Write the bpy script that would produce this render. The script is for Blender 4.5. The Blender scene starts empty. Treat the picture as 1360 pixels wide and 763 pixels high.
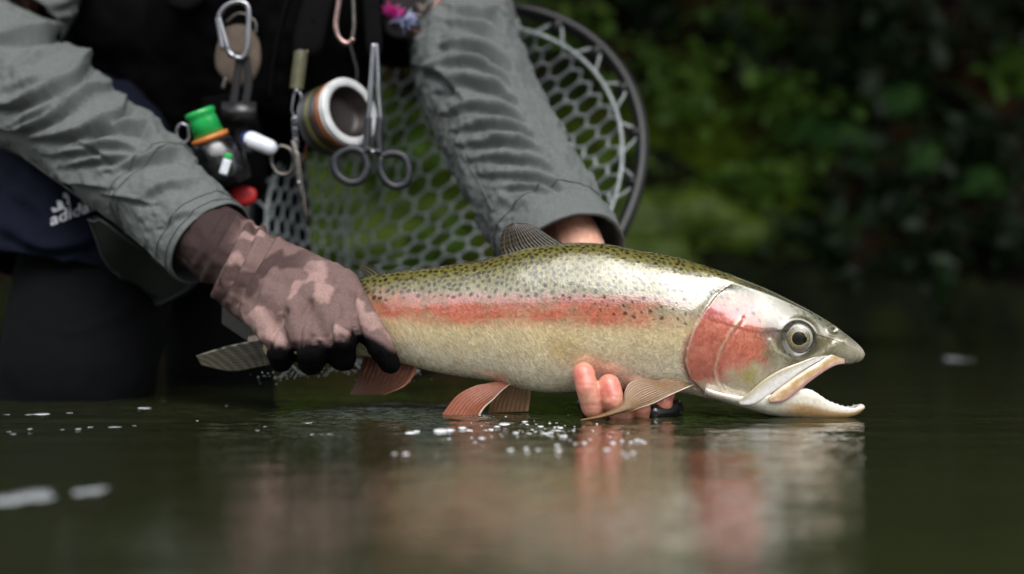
import bpy, bmesh, math, random
import numpy as np
from mathutils import Vector, Matrix
from mathutils.bvhtree import BVHTree
random.seed(11); RNG = np.random.default_rng(11)
R = math.radians
SC = bpy.context.scene
COL = SC.collection
# ---------------------------------------------------------------- camera, sky, sun, exposure
F, CH, HY = 1889.0, 0.094, 411.0          # focal length in photo pixels, camera height above the water, horizon row
cam_d = bpy.data.cameras.new('camera'); cam = bpy.data.objects.new('camera', cam_d); COL.objects.link(cam)
cam.location = (0, 0, CH); cam.rotation_euler = (R(90), 0, 0)
cam_d.sensor_width = 36; cam_d.lens = 36 * F / 1360; cam_d.shift_y = (HY - 381.5) / 1360
cam_d.clip_start = 0.02; cam_d.clip_end = 300
cam_d.dof.use_dof = True; cam_d.dof.focus_distance = 1.215; cam_d.dof.aperture_fstop = 2.7; cam_d.dof.aperture_blades = 0
SC.camera = cam
SUN_EL, SUN_AZ = 52, 166                   # overcast: brightest cloud behind the camera
w = bpy.data.worlds.new('World'); SC.world = w; w.use_nodes = True
wn = w.node_tree; bg = wn.nodes['Background']
sky = wn.nodes.new('ShaderNodeTexSky'); sky.sky_type = 'NISHITA'; sky.sun_disc = False
sky.sun_elevation = R(SUN_EL); sky.sun_rotation = R(SUN_AZ); sky.dust_density = 4.0; sky.air_density = 1.0; sky.ozone_density = 1.0
hs = wn.nodes.new('ShaderNodeHueSaturation'); hs.inputs['Saturation'].default_value = 0.22
wn.links.new(sky.outputs[0], hs.inputs['Color']); wn.links.new(hs.outputs[0], bg.inputs['Color'])
bg.inputs['Strength'].default_value = 0.13
sd = bpy.data.lights.new('sun', 'SUN'); sd.energy = 1.0; sd.angle = R(65); sd.color = (1, .985, .96)
sun = bpy.data.objects.new('sun', sd); COL.objects.link(sun)
_sdir = Vector((math.sin(R(SUN_AZ)) * math.cos(R(SUN_EL)), math.cos(R(SUN_AZ)) * math.cos(R(SUN_EL)), math.sin(R(SUN_EL))))
sun.rotation_euler = _sdir.to_track_quat('Z', 'Y').to_euler(); sun.location = _sdir * 20
vs = SC.view_settings; vs.view_transform = 'Standard'; vs.look = 'None'; vs.gamma = 1; vs.use_curve_mapping = False
vs.exposure = 0.85
SC.render.engine = 'CYCLES'
SC.cycles.use_denoising = True
SC.cycles.max_bounces = 8; SC.cycles.transparent_max_bounces = 12
SC.cycles.sample_clamp_indirect = 6
# ---------------------------------------------------------------- helpers
def P(px, py, Y):
    """photo pixel + distance -> world point"""
    return Vector(((px - 680) / F * Y, Y, CH + (HY - py) / F * Y))
def S(Y): return Y / F                     # metres per photo pixel at distance Y
def W(px, py):
    """pixel -> point on the water"""
    return P(px, py, F * CH / (py - HY))
def lin(*c):
    return tuple(((v / 255) / 12.92 if v / 255 <= .04045 else ((v / 255 + .055) / 1.055) ** 2.4) for v in c)
def sstep(a, b, x):
    t = np.clip((np.asarray(x, float) - a) / (b - a), 0, 1); return t * t * (3 - 2 * t)
def pchip(pts, x):
    pts = np.array(pts, float); X, Y = pts[:, 0], pts[:, 1]; x = np.clip(np.asarray(x, float), X[0], X[-1])
    h = np.diff(X); d = np.diff(Y) / h; m = np.zeros(len(X)); m[0] = d[0]; m[-1] = d[-1]
    for i in range(1, len(X) - 1):
        if d[i-1] * d[i] > 0:
            w1 = 2*h[i] + h[i-1]; w2 = h[i] + 2*h[i-1]; m[i] = (w1 + w2) / (w1/d[i-1] + w2/d[i])
    k = np.clip(np.searchsorted(X, x) - 1, 0, len(h) - 1); t = (x - X[k]) / h[k]
    return ((1+2*t)*(1-t)**2*Y[k] + t*(1-t)**2*h[k]*m[k] + t*t*(3-2*t)*Y[k+1] + t*t*(t-1)*h[k]*m[k+1])
_PT = np.random.default_rng(5).permutation(512); _PT = np.concatenate([_PT, _PT, _PT])
_G = np.random.default_rng(6).normal(size=(512, 3)); _G /= np.linalg.norm(_G, axis=1)[:, None]
def perlin(p):
    p = np.asarray(p, float); i = np.floor(p).astype(int); f = p - i; u = f*f*f*(f*(f*6-15)+10); i &= 511
    out = 0
    for dx in (0, 1):
        for dy in (0, 1):
            for dz in (0, 1):
                hsh = _PT[_PT[_PT[(i[:, 0]+dx) & 511] + ((i[:, 1]+dy) & 511)] + ((i[:, 2]+dz) & 511)] & 511
                g = _G[hsh]; d = f - np.array([dx, dy, dz])
                wgt = (u[:, 0] if dx else 1-u[:, 0]) * (u[:, 1] if dy else 1-u[:, 1]) * (u[:, 2] if dz else 1-u[:, 2])
                out = out + wgt * (g * d).sum(1)
    return out
def fbm(p, oct=4, gain=.5):
    p = np.asarray(p, float); a, s, o = 1., 1., 0
    for k in range(oct):
        o = o + a * perlin(p * s + 17.3 * k); a *= gain; s *= 2.03
    return o
def polyd(x, y, poly):
    """distance to polyline, signed side (cross>0), param"""
    poly = np.array(poly, float); best = np.full(np.shape(x), 1e9); side = np.zeros(np.shape(x)); par = np.zeros(np.shape(x))
    for i in range(len(poly) - 1):
        a, b = poly[i], poly[i+1]; d = b - a; L = (d*d).sum()
        t = np.clip(((x-a[0])*d[0] + (y-a[1])*d[1]) / L, 0, 1)
        dd = np.hypot(x-a[0]-t*d[0], y-a[1]-t*d[1]); m = dd < best
        best = np.where(m, dd, best); side = np.where(m, np.sign(d[0]*(y-a[1]) - d[1]*(x-a[0])), side)
        par = np.where(m, (i+t)/(len(poly)-1), par)
    return best, side, par
def smooth_poly(pts, n):
    """Catmull-Rom through points of any dimension"""
    p = np.array([list(q) for q in pts], float); p = np.vstack([2*p[0]-p[1], p, 2*p[-1]-p[-2]]); m = len(p) - 3; out = []
    for k in range(n):
        s = k / (n-1) * m; i = min(int(s), m-1); t = s - i; a, b, c, d = p[i], p[i+1], p[i+2], p[i+3]
        out.append(.5*((2*b) + (-a+c)*t + (2*a-5*b+4*c-d)*t*t + (-a+3*b-3*c+d)*t**3))
    return np.array(out)
def link(o, parent=None):
    COL.objects.link(o)
    if parent is not None: o.parent = parent
    return o
def tag(o, label=None, cat=None, group=None, kind=None):
    if label: o['label'] = label
    if cat: o['category'] = cat
    if group: o['group'] = group
    if kind: o['kind'] = kind
    return o
def empty(name, loc, label=None, cat=None, group=None):
    o = bpy.data.objects.new(name, None); o.empty_display_size = .02; o.location = loc; COL.objects.link(o)
    return tag(o, label, cat, group)
def obj(name, V, Fc, mat, parent=None, smooth=True, col=None, uv=None):
    """verts in WORLD space; a parent Empty may sit anywhere (offset is subtracted)"""
    me = bpy.data.meshes.new(name); V = np.asarray([tuple(v) for v in V] if not isinstance(V, np.ndarray) else V, float)
    off = np.zeros(3)
    q = parent
    while q is not None: off += np.array(q.location); q = q.parent
    V = V - off
    origin = np.zeros(3)
    if parent is None: origin = np.array([V[:, 0].mean(), V[:, 1].mean(), V[:, 2].min()]); V = V - origin
    me.from_pydata([], [], []) if False else None
    me.from_pydata(V.tolist(), [], [tuple(int(i) for i in f) for f in Fc]); 
    me.validate(); 
    if smooth: me.polygons.foreach_set('use_smooth', [True]*len(me.polygons))
    if col is not None and len(me.vertices) == len(col):
        ca = me.color_attributes.new('Col', 'FLOAT_COLOR', 'POINT'); c4 = np.ones((len(col), 4)); c4[:, :np.shape(col)[1]] = col
        ca.data.foreach_set('color', c4.ravel())
    if uv is not None:
        at = me.attributes.new('pix', 'FLOAT_VECTOR', 'POINT'); u3 = np.zeros((len(uv), 3)); u3[:, :np.shape(uv)[1]] = uv
        at.data.foreach_set('vector', u3.ravel())
    if mat is not None: me.materials.append(mat)
    me.update()
    o = bpy.data.objects.new(name, me); o.location = origin
    return link(o, parent)
def grid_faces(n, m, wrap=False):
    """n rows, m columns; wrap joins last column to first"""
    f = []
    mm = m if wrap else m-1
    for i in range(n-1):
        b = i*m
        for j in range(mm):
            k = (j+1) % m; f.append((b+j, b+k, b+m+k, b+m+j))
    return f
def frames(pts):
    pts = np.asarray(pts, float); t = np.gradient(pts, axis=0); t /= np.linalg.norm(t, axis=1)[:, None] + 1e-12
    up = np.array([0, 0, 1.]) if abs(t[0][2]) < .9 else np.array([0, -1., 0])
    n = np.cross(t[0], up); n /= np.linalg.norm(n); N = [n]
    for i in range(1, len(pts)):
        n = N[-1] - t[i]*np.dot(N[-1], t[i]); n /= np.linalg.norm(n) + 1e-12; N.append(n)
    N = np.array(N); return t, N, np.cross(t, N)
def tube(pts, rad, seg=10, cap=True, flat=1.0, closed=False):
    """returns verts, faces. rad scalar or list; flat scales the binormal radius"""
    pts = np.asarray([list(p) for p in pts], float); n = len(pts); rad = np.broadcast_to(np.asarray(rad, float), (n,))
    t, N, B = frames(pts); a = np.linspace(0, 2*math.pi, seg, endpoint=False)
    V = (pts[:, None, :] + rad[:, None, None]*(np.cos(a)[None, :, None]*N[:, None, :] + flat*np.sin(a)[None, :, None]*B[:, None, :])).reshape(-1, 3)
    Fc = grid_faces(n, seg, True)
    if closed: Fc += [((n-1)*seg+j, (n-1)*seg+(j+1) % seg, (j+1) % seg, j) for j in range(seg)]
    elif cap: Fc += [tuple(range(seg-1, -1, -1)), tuple(range((n-1)*seg, n*seg))]
    return V, Fc
def join(parts):
    V, Fc, o = [], [], 0
    for v, f in parts:
        V.append(np.asarray(v, float)); Fc += [tuple(i+o for i in q) for q in f]; o += len(v)
    return np.vstack(V), Fc
def ball(c, r, seg=14, rings=9, scale=(1, 1, 1), rot=None):
    V = [(0, 0, 1)]; Fc = []
    for i in range(1, rings):
        th = math.pi*i/rings
        for j in range(seg): V.append((math.sin(th)*math.cos(2*math.pi*j/seg), math.sin(th)*math.sin(2*math.pi*j/seg), math.cos(th)))
    V.append((0, 0, -1)); L = len(V)-1
    for j in range(seg): Fc.append((0, 1+j, 1+(j+1) % seg)); Fc.append((L, L-seg+(j+1) % seg, L-seg+j))
    for i in range(rings-2):
        for j in range(seg):
            a = 1+i*seg; Fc.append((a+j, a+seg+j, a+seg+(j+1) % seg, a+(j+1) % seg))
    V = np.array(V)*np.array(scale)*r
    if rot is not None: V = V @ np.array(rot.to_3x3()).T
    return V + np.array(list(c)), Fc
def box(c, s, rot=None):
    V = np.array([(x, y, z) for x in (-.5, .5) for y in (-.5, .5) for z in (-.5, .5)])*np.array(s)
    if rot is not None: V = V @ np.array(rot.to_3x3()).T
    return V + np.array(list(c)), [(0, 1, 3, 2), (4, 6, 7, 5), (0, 4, 5, 1), (2, 3, 7, 6), (0, 2, 6, 4), (1, 5, 7, 3)]
def lathe(prof, seg=24, M=None):
    """profile of (r, z); M a 4x4 Matrix"""
    a = np.linspace(0, 2*math.pi, seg, endpoint=False); V = []
    for r, z in prof: V += [(r*math.cos(t), r*math.sin(t), z) for t in a]
    V = np.array(V); Fc = grid_faces(len(prof), seg, True)
    if M is not None: V = V @ np.array(M.to_3x3()).T + np.array(M.translation)
    return V, Fc
def capsule(p0, r0, p1, r1, flat=1.0, seg=16):
    p0 = np.array(list(p0)); p1 = np.array(list(p1)); d = p1-p0; L = np.linalg.norm(d); d /= L; pts, rr = [], []
    for k in range(5):
        t = math.pi/2*(1-k/4); pts.append(p0 - d*r0*math.sin(t)); rr.append(max(r0*math.cos(t), r0*.05))
    for k in range(5):
        t = math.pi/2*k/4; pts.append(p1 + d*r1*math.sin(t)); rr.append(max(r1*math.cos(t), r1*.05))
    return tube(pts, rr, seg, True, flat)
def chain(pts, flat=1.0):
    """[(point, radius)...] -> list of capsules"""
    return [capsule(a[0], a[1], b[0], b[1], flat) for a, b in zip(pts[:-1], pts[1:])]
def meld(parts, voxel, smooth=6, fac=.5):
    """voxel union of closed shapes -> one continuous skin (verts, faces)"""
    V, Fc = join(parts); me = bpy.data.meshes.new('tmp'); me.from_pydata(V.tolist(), [], Fc); o = bpy.data.objects.new('tmp', me); COL.objects.link(o)
    m = o.modifiers.new('r', 'REMESH'); m.mode = 'VOXEL'; m.voxel_size = voxel
    s = o.modifiers.new('s', 'SMOOTH'); s.factor = fac; s.iterations = smooth
    dg = bpy.context.evaluated_depsgraph_get(); dg.update(); ev = o.evaluated_get(dg); m2 = ev.to_mesh()
    v = np.empty(len(m2.vertices)*3); m2.vertices.foreach_get('co', v); f = [tuple(p.vertices) for p in m2.polygons]
    nr = np.empty(len(m2.vertices)*3); m2.vertices.foreach_get('normal', nr)
    ev.to_mesh_clear(); bpy.data.objects.remove(o); bpy.data.meshes.remove(me)
    return v.reshape(-1, 3), f, nr.reshape(-1, 3)
def normals(V, Fc):
    me = bpy.data.meshes.new('t'); me.from_pydata(np.asarray(V).tolist(), [], Fc); me.update()
    n = np.empty(len(V)*3); me.vertices.foreach_get('normal', n); bpy.data.meshes.remove(me); return n.reshape(-1, 3)
def topix(V):
    V = np.asarray(V); return 680 + V[:, 0]/V[:, 1]*F, HY - (V[:, 2]-CH)/V[:, 1]*F
# ---------------------------------------------------------------- materials
def pmat(name, c1, c2=None, scale=60., rough=.6, bump=0., bscale=None, bdist=.001, metallic=0., coat=0., coat_rough=.05, ior=1.5, coat_ior=1.5,
         vcol=False, sss=0., sss_r=(.01, .004, .002), sheen=0., trans=0., detail=6, contrast=(.35, .65), rvar=0., stretch=None, spec=.5, alpha=1., translucent=0.):
    m = bpy.data.materials.new(name); m.use_nodes = True; nt = m.node_tree; N, L = nt.nodes, nt.links; b = N['Principled BSDF']
    b.inputs['Roughness'].default_value = rough; b.inputs['Metallic'].default_value = metallic; b.inputs['Coat Weight'].default_value = coat
    b.inputs['Coat Roughness'].default_value = coat_rough; b.inputs['Coat IOR'].default_value = coat_ior; b.inputs['IOR'].default_value = ior
    b.inputs['Specular IOR Level'].default_value = spec
    b.inputs['Sheen Weight'].default_value = sheen; b.inputs['Transmission Weight'].default_value = trans; b.inputs['Alpha'].default_value = alpha
    if sss:
        b.inputs['Subsurface Weight'].default_value = sss; b.inputs['Subsurface Radius'].default_value = sss_r; b.inputs['Subsurface Scale'].default_value = 1
    tc = N.new('ShaderNodeTexCoord'); vec = tc.outputs['Object']
    if stretch:
        mp = N.new('ShaderNodeMapping'); mp.inputs['Scale'].default_value = stretch; L.new(vec, mp.inputs[0]); vec = mp.outputs[0]
    nz = N.new('ShaderNodeTexNoise'); nz.inputs['Scale'].default_value = scale; nz.inputs['Detail'].default_value = detail; L.new(vec, nz.inputs['Vector'])
    rp = N.new('ShaderNodeMapRange'); rp.inputs[1].default_value, rp.inputs[2].default_value = contrast; L.new(nz.outputs['Fac'], rp.inputs[0])
    mx = N.new('ShaderNodeMix'); mx.data_type = 'RGBA'; L.new(rp.outputs[0], mx.inputs[0])
    if vcol:
        at = N.new('ShaderNodeVertexColor'); at.layer_name = 'Col'; mx.blend_type = 'MULTIPLY'; mx.inputs[0].default_value = 1
        L.new(at.outputs['Color'], mx.inputs[6]); g = N.new('ShaderNodeMapRange'); g.inputs[1].default_value, g.inputs[2].default_value = .3, .7
        g.inputs[3].default_value, g.inputs[4].default_value = (.85, 1.12); L.new(nz.outputs['Fac'], g.inputs[0]); 
        cc = N.new('ShaderNodeCombineColor'); [L.new(g.outputs[0], cc.inputs[k]) for k in range(3)]; 
        L.remove(mx.inputs[0].links[0]); mx.inputs[0].default_value = 1; L.new(cc.outputs[0], mx.inputs[7])
    else:
        mx.inputs[6].default_value = (*c1, 1); mx.inputs[7].default_value = (*(c2 or c1), 1)
    L.new(mx.outputs[2], b.inputs['Base Color'])
    if rvar:
        rr = N.new('ShaderNodeMapRange'); rr.inputs[1].default_value, rr.inputs[2].default_value = .3, .7
        rr.inputs[3].default_value, rr.inputs[4].default_value = max(rough-rvar, .02), min(rough+rvar, 1); L.new(nz.outputs['Fac'], rr.inputs[0]); L.new(rr.outputs[0], b.inputs['Roughness'])
    if bump:
        n2 = N.new('ShaderNodeTexNoise'); n2.inputs['Scale'].default_value = bscale or scale*4; n2.inputs['Detail'].default_value = 3; L.new(vec, n2.inputs['Vector'])
        bp = N.new('ShaderNodeBump'); bp.inputs['Strength'].default_value = bump; bp.inputs['Distance'].default_value = bdist
        L.new(n2.outputs['Fac'], bp.inputs['Height']); L.new(bp.outputs[0], b.inputs['Normal'])
    if translucent:
        tr = N.new('ShaderNodeBsdfTranslucent'); ms = N.new('ShaderNodeMixShader'); ms.inputs[0].default_value = translucent
        L.new(mx.outputs[2], tr.inputs[0]); out = N['Material Output']; L.new(b.outputs[0], ms.inputs[1]); L.new(tr.outputs[0], ms.inputs[2]); L.new(ms.outputs[0], out.inputs[0])
    return m
# ================================================================ the setting
def leaves(C, size, rng, up=.5, droop=0., axis=None, asp=.5, fold=.12):
    """folded pointed leaves at centres C (n,3); 4 triangles each"""
    n = len(C); size = np.broadcast_to(np.asarray(size, float), (n,))
    d = rng.normal(size=(n, 3)) if axis is None else axis + rng.normal(size=(n, 3))*.35
    d[:, 2] = d[:, 2]*.5 - droop; d /= np.linalg.norm(d, axis=1)[:, None]
    nr = rng.normal(size=(n, 3)); nr[:, 2] += 2*up; nr -= d*(nr*d).sum(1)[:, None]; nr /= np.linalg.norm(nr, axis=1)[:, None]
    s = np.cross(d, nr); L = size[:, None]; Wd = L*asp
    V = np.stack([C, C + d*L*.45 - nr*L*fold*.6, C + d*L*.42 + s*Wd*.5 + nr*L*fold*.3, C + d*L*.42 - s*Wd*.5 + nr*L*fold*.3, C + d*L - nr*L*fold], 1).reshape(-1, 3)
    Fc = []
    for i in range(n):
        b = i*5; Fc += [(b, b+1, b+2), (b, b+3, b+1), (b+2, b+1, b+4), (b+1, b+3, b+4)]
    return V, Fc
# ---- water: one sheet with real ripples near the fish, coarse farther away
M_water = bpy.data.materials.new('water'); M_water.use_nodes = True
nt = M_water.node_tree; N_, L_ = nt.nodes, nt.links; N_.remove(N_['Principled BSDF']); out = N_['Material Output']
fr = N_.new('ShaderNodeFresnel'); fr.inputs[0].default_value = 1.333
gl = N_.new('ShaderNodeBsdfGlossy'); gl.inputs['Roughness'].default_value = .02; gl.inputs['Color'].default_value = (1, 1, 1, 1)
df = N_.new('ShaderNodeBsdfDiffuse'); df.inputs['Color'].default_value = (*lin(54, 59, 36), 1)
tp = N_.new('ShaderNodeBsdfTransparent'); tp.inputs[0].default_value = (.62, .66, .42, 1)
m1 = N_.new('ShaderNodeMixShader'); m1.inputs[0].default_value = .45; L_.new(df.outputs[0], m1.inputs[1]); L_.new(tp.outputs[0], m1.inputs[2])
m2 = N_.new('ShaderNodeMixShader'); L_.new(fr.outputs[0], m2.inputs[0]); L_.new(m1.outputs[0], m2.inputs[1]); L_.new(gl.outputs[0], m2.inputs[2]); L_.new(m2.outputs[0], out.inputs[0])
tcw = N_.new('ShaderNodeTexCoord'); mpw = N_.new('ShaderNodeMapping'); mpw.inputs['Scale'].default_value = (1, 1.5, 1); L_.new(tcw.outputs['Object'], mpw.inputs[0])
nzw = N_.new('ShaderNodeTexNoise'); nzw.inputs['Scale'].default_value = 55; nzw.inputs['Detail'].default_value = 2; L_.new(mpw.outputs[0], nzw.inputs['Vector'])
bpw = N_.new('ShaderNodeBump'); bpw.inputs['Strength'].default_value = .22; bpw.inputs['Distance'].default_value = .004; L_.new(nzw.outputs['Fac'], bpw.inputs['Height'])
for nd in (fr, gl): L_.new(bpw.outputs[0], nd.inputs['Normal'])
def axis_grid(lo, hi, step, out_lo, out_hi, g):
    a = list(np.arange(lo, hi, step)); s = step; x = a[-1]
    while x < out_hi: s *= g; x += s; a.append(x)
    s = step; x = a[0]
    while x > out_lo: s *= g; x -= s; a.insert(0, x)
    return np.array(a)
gx = axis_grid(-.75, .75, .0055, -60, 60, 1.09); gy = axis_grid(.45, 1.75, .0055, -60, 60, 1.09)
XX, YY = np.meshgrid(gx, gy); q = np.stack([XX.ravel(), YY.ravel(), 0*XX.ravel()], 1)
def water_z(q):
    near = np.exp(-(((q[:, 0]+.05)/.55)**2 + ((q[:, 1]-1.25)/.22)**2))
    z = .0016*perlin(q*[5.5, 8, 1]+3.1) + (.0008+.0005*near)*perlin(q*[14, 26, 1]+9.7) + (.00020+.00055*near)*perlin(q*[38, 80, 1]+1.3) + .0008*near*fbm(q*[22, 34, 1], 3)
    near2 = np.exp(-(((q[:, 0]+.16)/.34)**2 + ((q[:, 1]-1.22)/.17)**2)); z += .0017*near2*fbm(q*[13, 30, 1]+6.1, 4, .55)
    # rings spreading from the gripping hand and the dripping fins
    for cx, cy, a, wl in ((-.16, 1.24, .0012, .022), (.12, 1.20, .0009, .018), (-.03, 1.22, .0009, .02), (-.30, 1.36, .0010, .026)):
        r = np.hypot(q[:, 0]-cx, q[:, 1]-cy); z += a*np.cos(2*math.pi*r/wl)*np.exp(-r/.07)*(1+.6*perlin(q*[18, 18, 1]))
    return z
q[:, 2] = water_z(q)
o = obj('water', q, grid_faces(len(gy), len(gx)), M_water); tag(o, kind='structure')
# ---- riverbed
M_bed = pmat('riverbed', lin(70, 66, 40), lin(38, 40, 26), 6, .9, .6, 25, .02)
bx = axis_grid(-2, 2, .05, -70, 70, 1.15); by = axis_grid(.2, 4, .05, -70, 70, 1.15); BX, BY = np.meshgrid(bx, by)
q = np.stack([BX.ravel(), BY.ravel(), 0*BX.ravel()], 1); q[:, 2] = -.30 + .05*fbm(q*1.6, 3) + .03*fbm(q*9+4, 2)
tag(obj('riverbed', q, grid_faces(len(by), len(bx)), M_bed), kind='structure')
# ---- far bank: steep mossy earth
M_bank = bpy.data.materials.new('mossy_bank'); M_bank.use_nodes = True
nt = M_bank.node_tree; N_, L_ = nt.nodes, nt.links; b = N_['Principled BSDF']; tc = N_.new('ShaderNodeTexCoord')
def nz(scale, detail=5, off=0):
    m = N_.new('ShaderNodeMapping'); m.inputs['Location'].default_value = (off, off, off); L_.new(tc.outputs['Object'], m.inputs[0])
    t = N_.new('ShaderNodeTexNoise'); t.inputs['Scale'].default_value = scale; t.inputs['Detail'].default_value = detail; L_.new(m.outputs[0], t.inputs['Vector']); return t.outputs['Fac']
def rng_(s, a, b_): 
    m = N_.new('ShaderNodeMapRange'); m.interpolation_type = 'SMOOTHSTEP'; m.inputs[1].default_value = a; m.inputs[2].default_value = b_; L_.new(s, m.inputs[0]); return m.outputs[0]
def mixc(f, a, b_):
    m = N_.new('ShaderNodeMix'); m.data_type = 'RGBA'; L_.new(f, m.inputs[0])
    for k, v in ((6, a), (7, b_)):
        if isinstance(v, tuple): m.inputs[k].default_value = (*v, 1)
        else: L_.new(v, m.inputs[k])
    return m.outputs[2]
soil = mixc(rng_(nz(5), .4, .65), lin(18, 15, 11), lin(54, 38, 24)); moss = mixc(rng_(nz(22, 4, 3), .35, .65), lin(40, 56, 14), lin(82, 100, 26))
at = N_.new('ShaderNodeVertexColor'); at.layer_name = 'Col'; sep = N_.new('ShaderNodeSeparateColor'); L_.new(at.outputs[0], sep.inputs[0])
mm = N_.new('ShaderNodeMath'); mm.operation = 'MULTIPLY_ADD'; mm.inputs[1].default_value = .55; L_.new(nz(3.2, 6, 8), mm.inputs[0]); L_.new(sep.outputs[0], mm.inputs[2])
L_.new(mixc(rng_(mm.outputs[0], .38, .62), soil, moss), b.inputs['Base Color']); b.inputs['Roughness'].default_value = .9; b.inputs['Specular IOR Level'].default_value = .06
bp = N_.new('ShaderNodeBump'); bp.inputs['Strength'].default_value = .8; bp.inputs['Distance'].default_value = .03; L_.new(nz(30, 4), bp.inputs['Height']); L_.new(bp.outputs[0], b.inputs['Normal'])
prof = [(-.45, 3.7), (-.05, 3.98), (.06, 4.08), (.25, 4.22), (.36, 4.42), (.5, 4.5), (.75, 4.56), (1.0, 4.66), (1.3, 4.9), (1.8, 5.4), (2.6, 6.6), (3.4, 8.5), (4.2, 13)]
ss = np.concatenate([np.linspace(-.45, 1.5, 90), np.linspace(1.55, 4.2, 40)]); xs = np.concatenate([np.linspace(-30, -4.05, 40), np.linspace(-4, 4, 240), np.linspace(4.05, 30, 40)])
SX, SZ = np.meshgrid(xs, ss); Yb = pchip([(a, c) for a, c in prof], SZ.ravel())
q = np.stack([SX.ravel(), Yb, SZ.ravel()], 1); amp = np.clip((SZ.ravel()+.2)/.5, .15, 1)
nrm = np.array([0, -.85, .5])
dsp = (.24*fbm(q*1.3, 4) + .10*np.abs(fbm(q*4+5, 3)))*amp + .35*np.clip(np.abs(q[:, 0])-4, 0, 3)*perlin(q*.3)*.5
def bank_moss(q):
    px, py = topix(q)
    g = lambda cx, cy, sx, sy: np.exp(-((px-cx)/sx)**2-((py-cy)/sy)**2)
    return .05 + .65*g(930, 300, 150, 70) + .22*g(450, 280, 170, 110) + .25*g(1000, 200, 160, 120) + .18*g(700, 200, 200, 200) - .36*g(1290, 330, 170, 160) - .36*g(1230, 100, 200, 120) + .1*g(1100, 380, 130, 40)
q2 = q + nrm*dsp[:, None]; mo = bank_moss(q)
bank_obj = tag(obj('far_riverbank', q2, grid_faces(len(ss), len(xs)), M_bank, col=np.stack([mo, mo, mo], 1)), kind='structure')
bank_bvh = BVHTree.FromPolygons(q2.tolist(), grid_faces(len(ss), len(xs)))
def on_bank(px, py):
    d = (P(px, py, 1) - Vector((0, 0, CH))).normalized(); h = bank_bvh.ray_cast(Vector((0, 0, CH)), d)
    return h[0] if h[0] else P(px, py, 4.6)
# ---- near bank behind the camera
prof2 = [(-.45, -2.6), (0, -3.1), (.5, -3.9), (1.2, -5.6), (1.9, -8), (2.4, -12), (3.2, -30)]
ss = np.linspace(-.45, 3.2, 60); xs = np.linspace(-40, 40, 120); SX, SZ = np.meshgrid(xs, ss)
q = np.stack([SX.ravel(), pchip(prof2, SZ.ravel()), SZ.ravel()], 1); dsp = .35*fbm(q*.8+9, 4)*np.clip(SZ.ravel()+.3, .1, 1)
mo = .3+.3*perlin(q*.7)
tag(obj('near_riverbank', q+np.array([0, .7, .6])*dsp[:, None], [f[::-1] for f in grid_faces(len(ss), len(xs))], M_bank, col=np.stack([mo]*3, 1)), kind='structure')
# ---- foliage materials
def leafmat(name, a, b_): return pmat(name, lin(*a), lin(*b_), 9, .45, translucent=.3, contrast=(.3, .7), spec=.4)
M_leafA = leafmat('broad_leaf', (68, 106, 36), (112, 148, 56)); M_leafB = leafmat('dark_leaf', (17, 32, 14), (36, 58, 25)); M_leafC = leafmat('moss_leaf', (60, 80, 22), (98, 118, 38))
M_leafD = leafmat('canopy_leaf', (34, 58, 22), (56, 84, 32)); M_fern = leafmat('fern_leaf', (40, 76, 34), (70, 108, 52))
M_bark = pmat('bark', lin(46, 38, 28), lin(78, 66, 50), 14, .9, .8, 40, .01, stretch=(1, 1, .25))
M_rock = pmat('wet_rock', lin(13, 15, 9), lin(30, 36, 15), 7, .9, .7, 30, .01, rvar=.1, spec=.08)
# ---- overhanging trees
def tree(name, label, base, limbs, n, size, cat='tree', crown_mat=None, group=None, spread=.45):
    t = empty(name, base, label, cat, group); rng = np.random.default_rng(int(abs(base[0]*100+base[1]*10)))
    top = Vector(limbs[0][0]); trunk = smooth_poly([base, Vector(base).lerp(top, .4)+Vector((.1, .15, .2)), top], 14)
    trunk[0][2] -= .3
    obj('trunk', *tube(trunk, np.linspace(.20, .10, 14)*(1 if n > 2000 else .4), 12), M_bark, t)
    C = []
    parts = []
    for a, b_ in limbs:
        a = np.array(a); b_ = np.array(b_); mid = (a+b_)/2+np.array([0, 0, .2]); pts = smooth_poly([a, mid, b_], 12); parts.append(tube(pts, np.linspace(.07, .015, 12)*(1 if n > 2000 else .5), 8))
        k = max(3, int(np.linalg.norm(b_-a)/.35))
        for j in range(k):
            c = pts[int((j+1)/k*11)]; m = int(n/len(limbs)/k); sc_ = spread*(.7+.6*rng.random())
            C.append(c + rng.normal(size=(m, 3))*[sc_, sc_, sc_*.45]); tw = c+rng.normal(size=3)*[sc_, sc_, .1]; parts.append(tube([c, tw], [.015, .005], 5))
    obj('limbs', *join(parts), M_bark, t)
    C = np.vstack(C); V, Fc = leaves(C, size*(.6+.8*rng.random(len(C))), rng, up=1.0, droop=.25, asp=.6)
    obj('crown', V, Fc, crown_mat or M_leafD, t, smooth=False)
    return t
def fan(root, ends): return [(root, e) for e in ends]
tree('overhanging_tree', 'leafy tree leaning out over the river from the mossy far bank above the angler', (1.6, 6.2, 1.9),
     fan((1.2, 5.0, 3.0), [(-.1, .9, 3.3), (.8, .6, 3.3), (1.9, .4, 3.3), (3.0, .5, 3.3), (1.0, 1.0, 3.3), (2.4, 1.1, 3.3), (3.9, 2.0, 3.4), (.2, 1.8, 3.2), (1.4, 1.6, 3.3), (2.6, 2.4, 3.2), (.4, 3.4, 3.3), (3.6, 3.8, 3.5), (1.6, 3.2, 2.9)]), 18000, .17)
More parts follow.
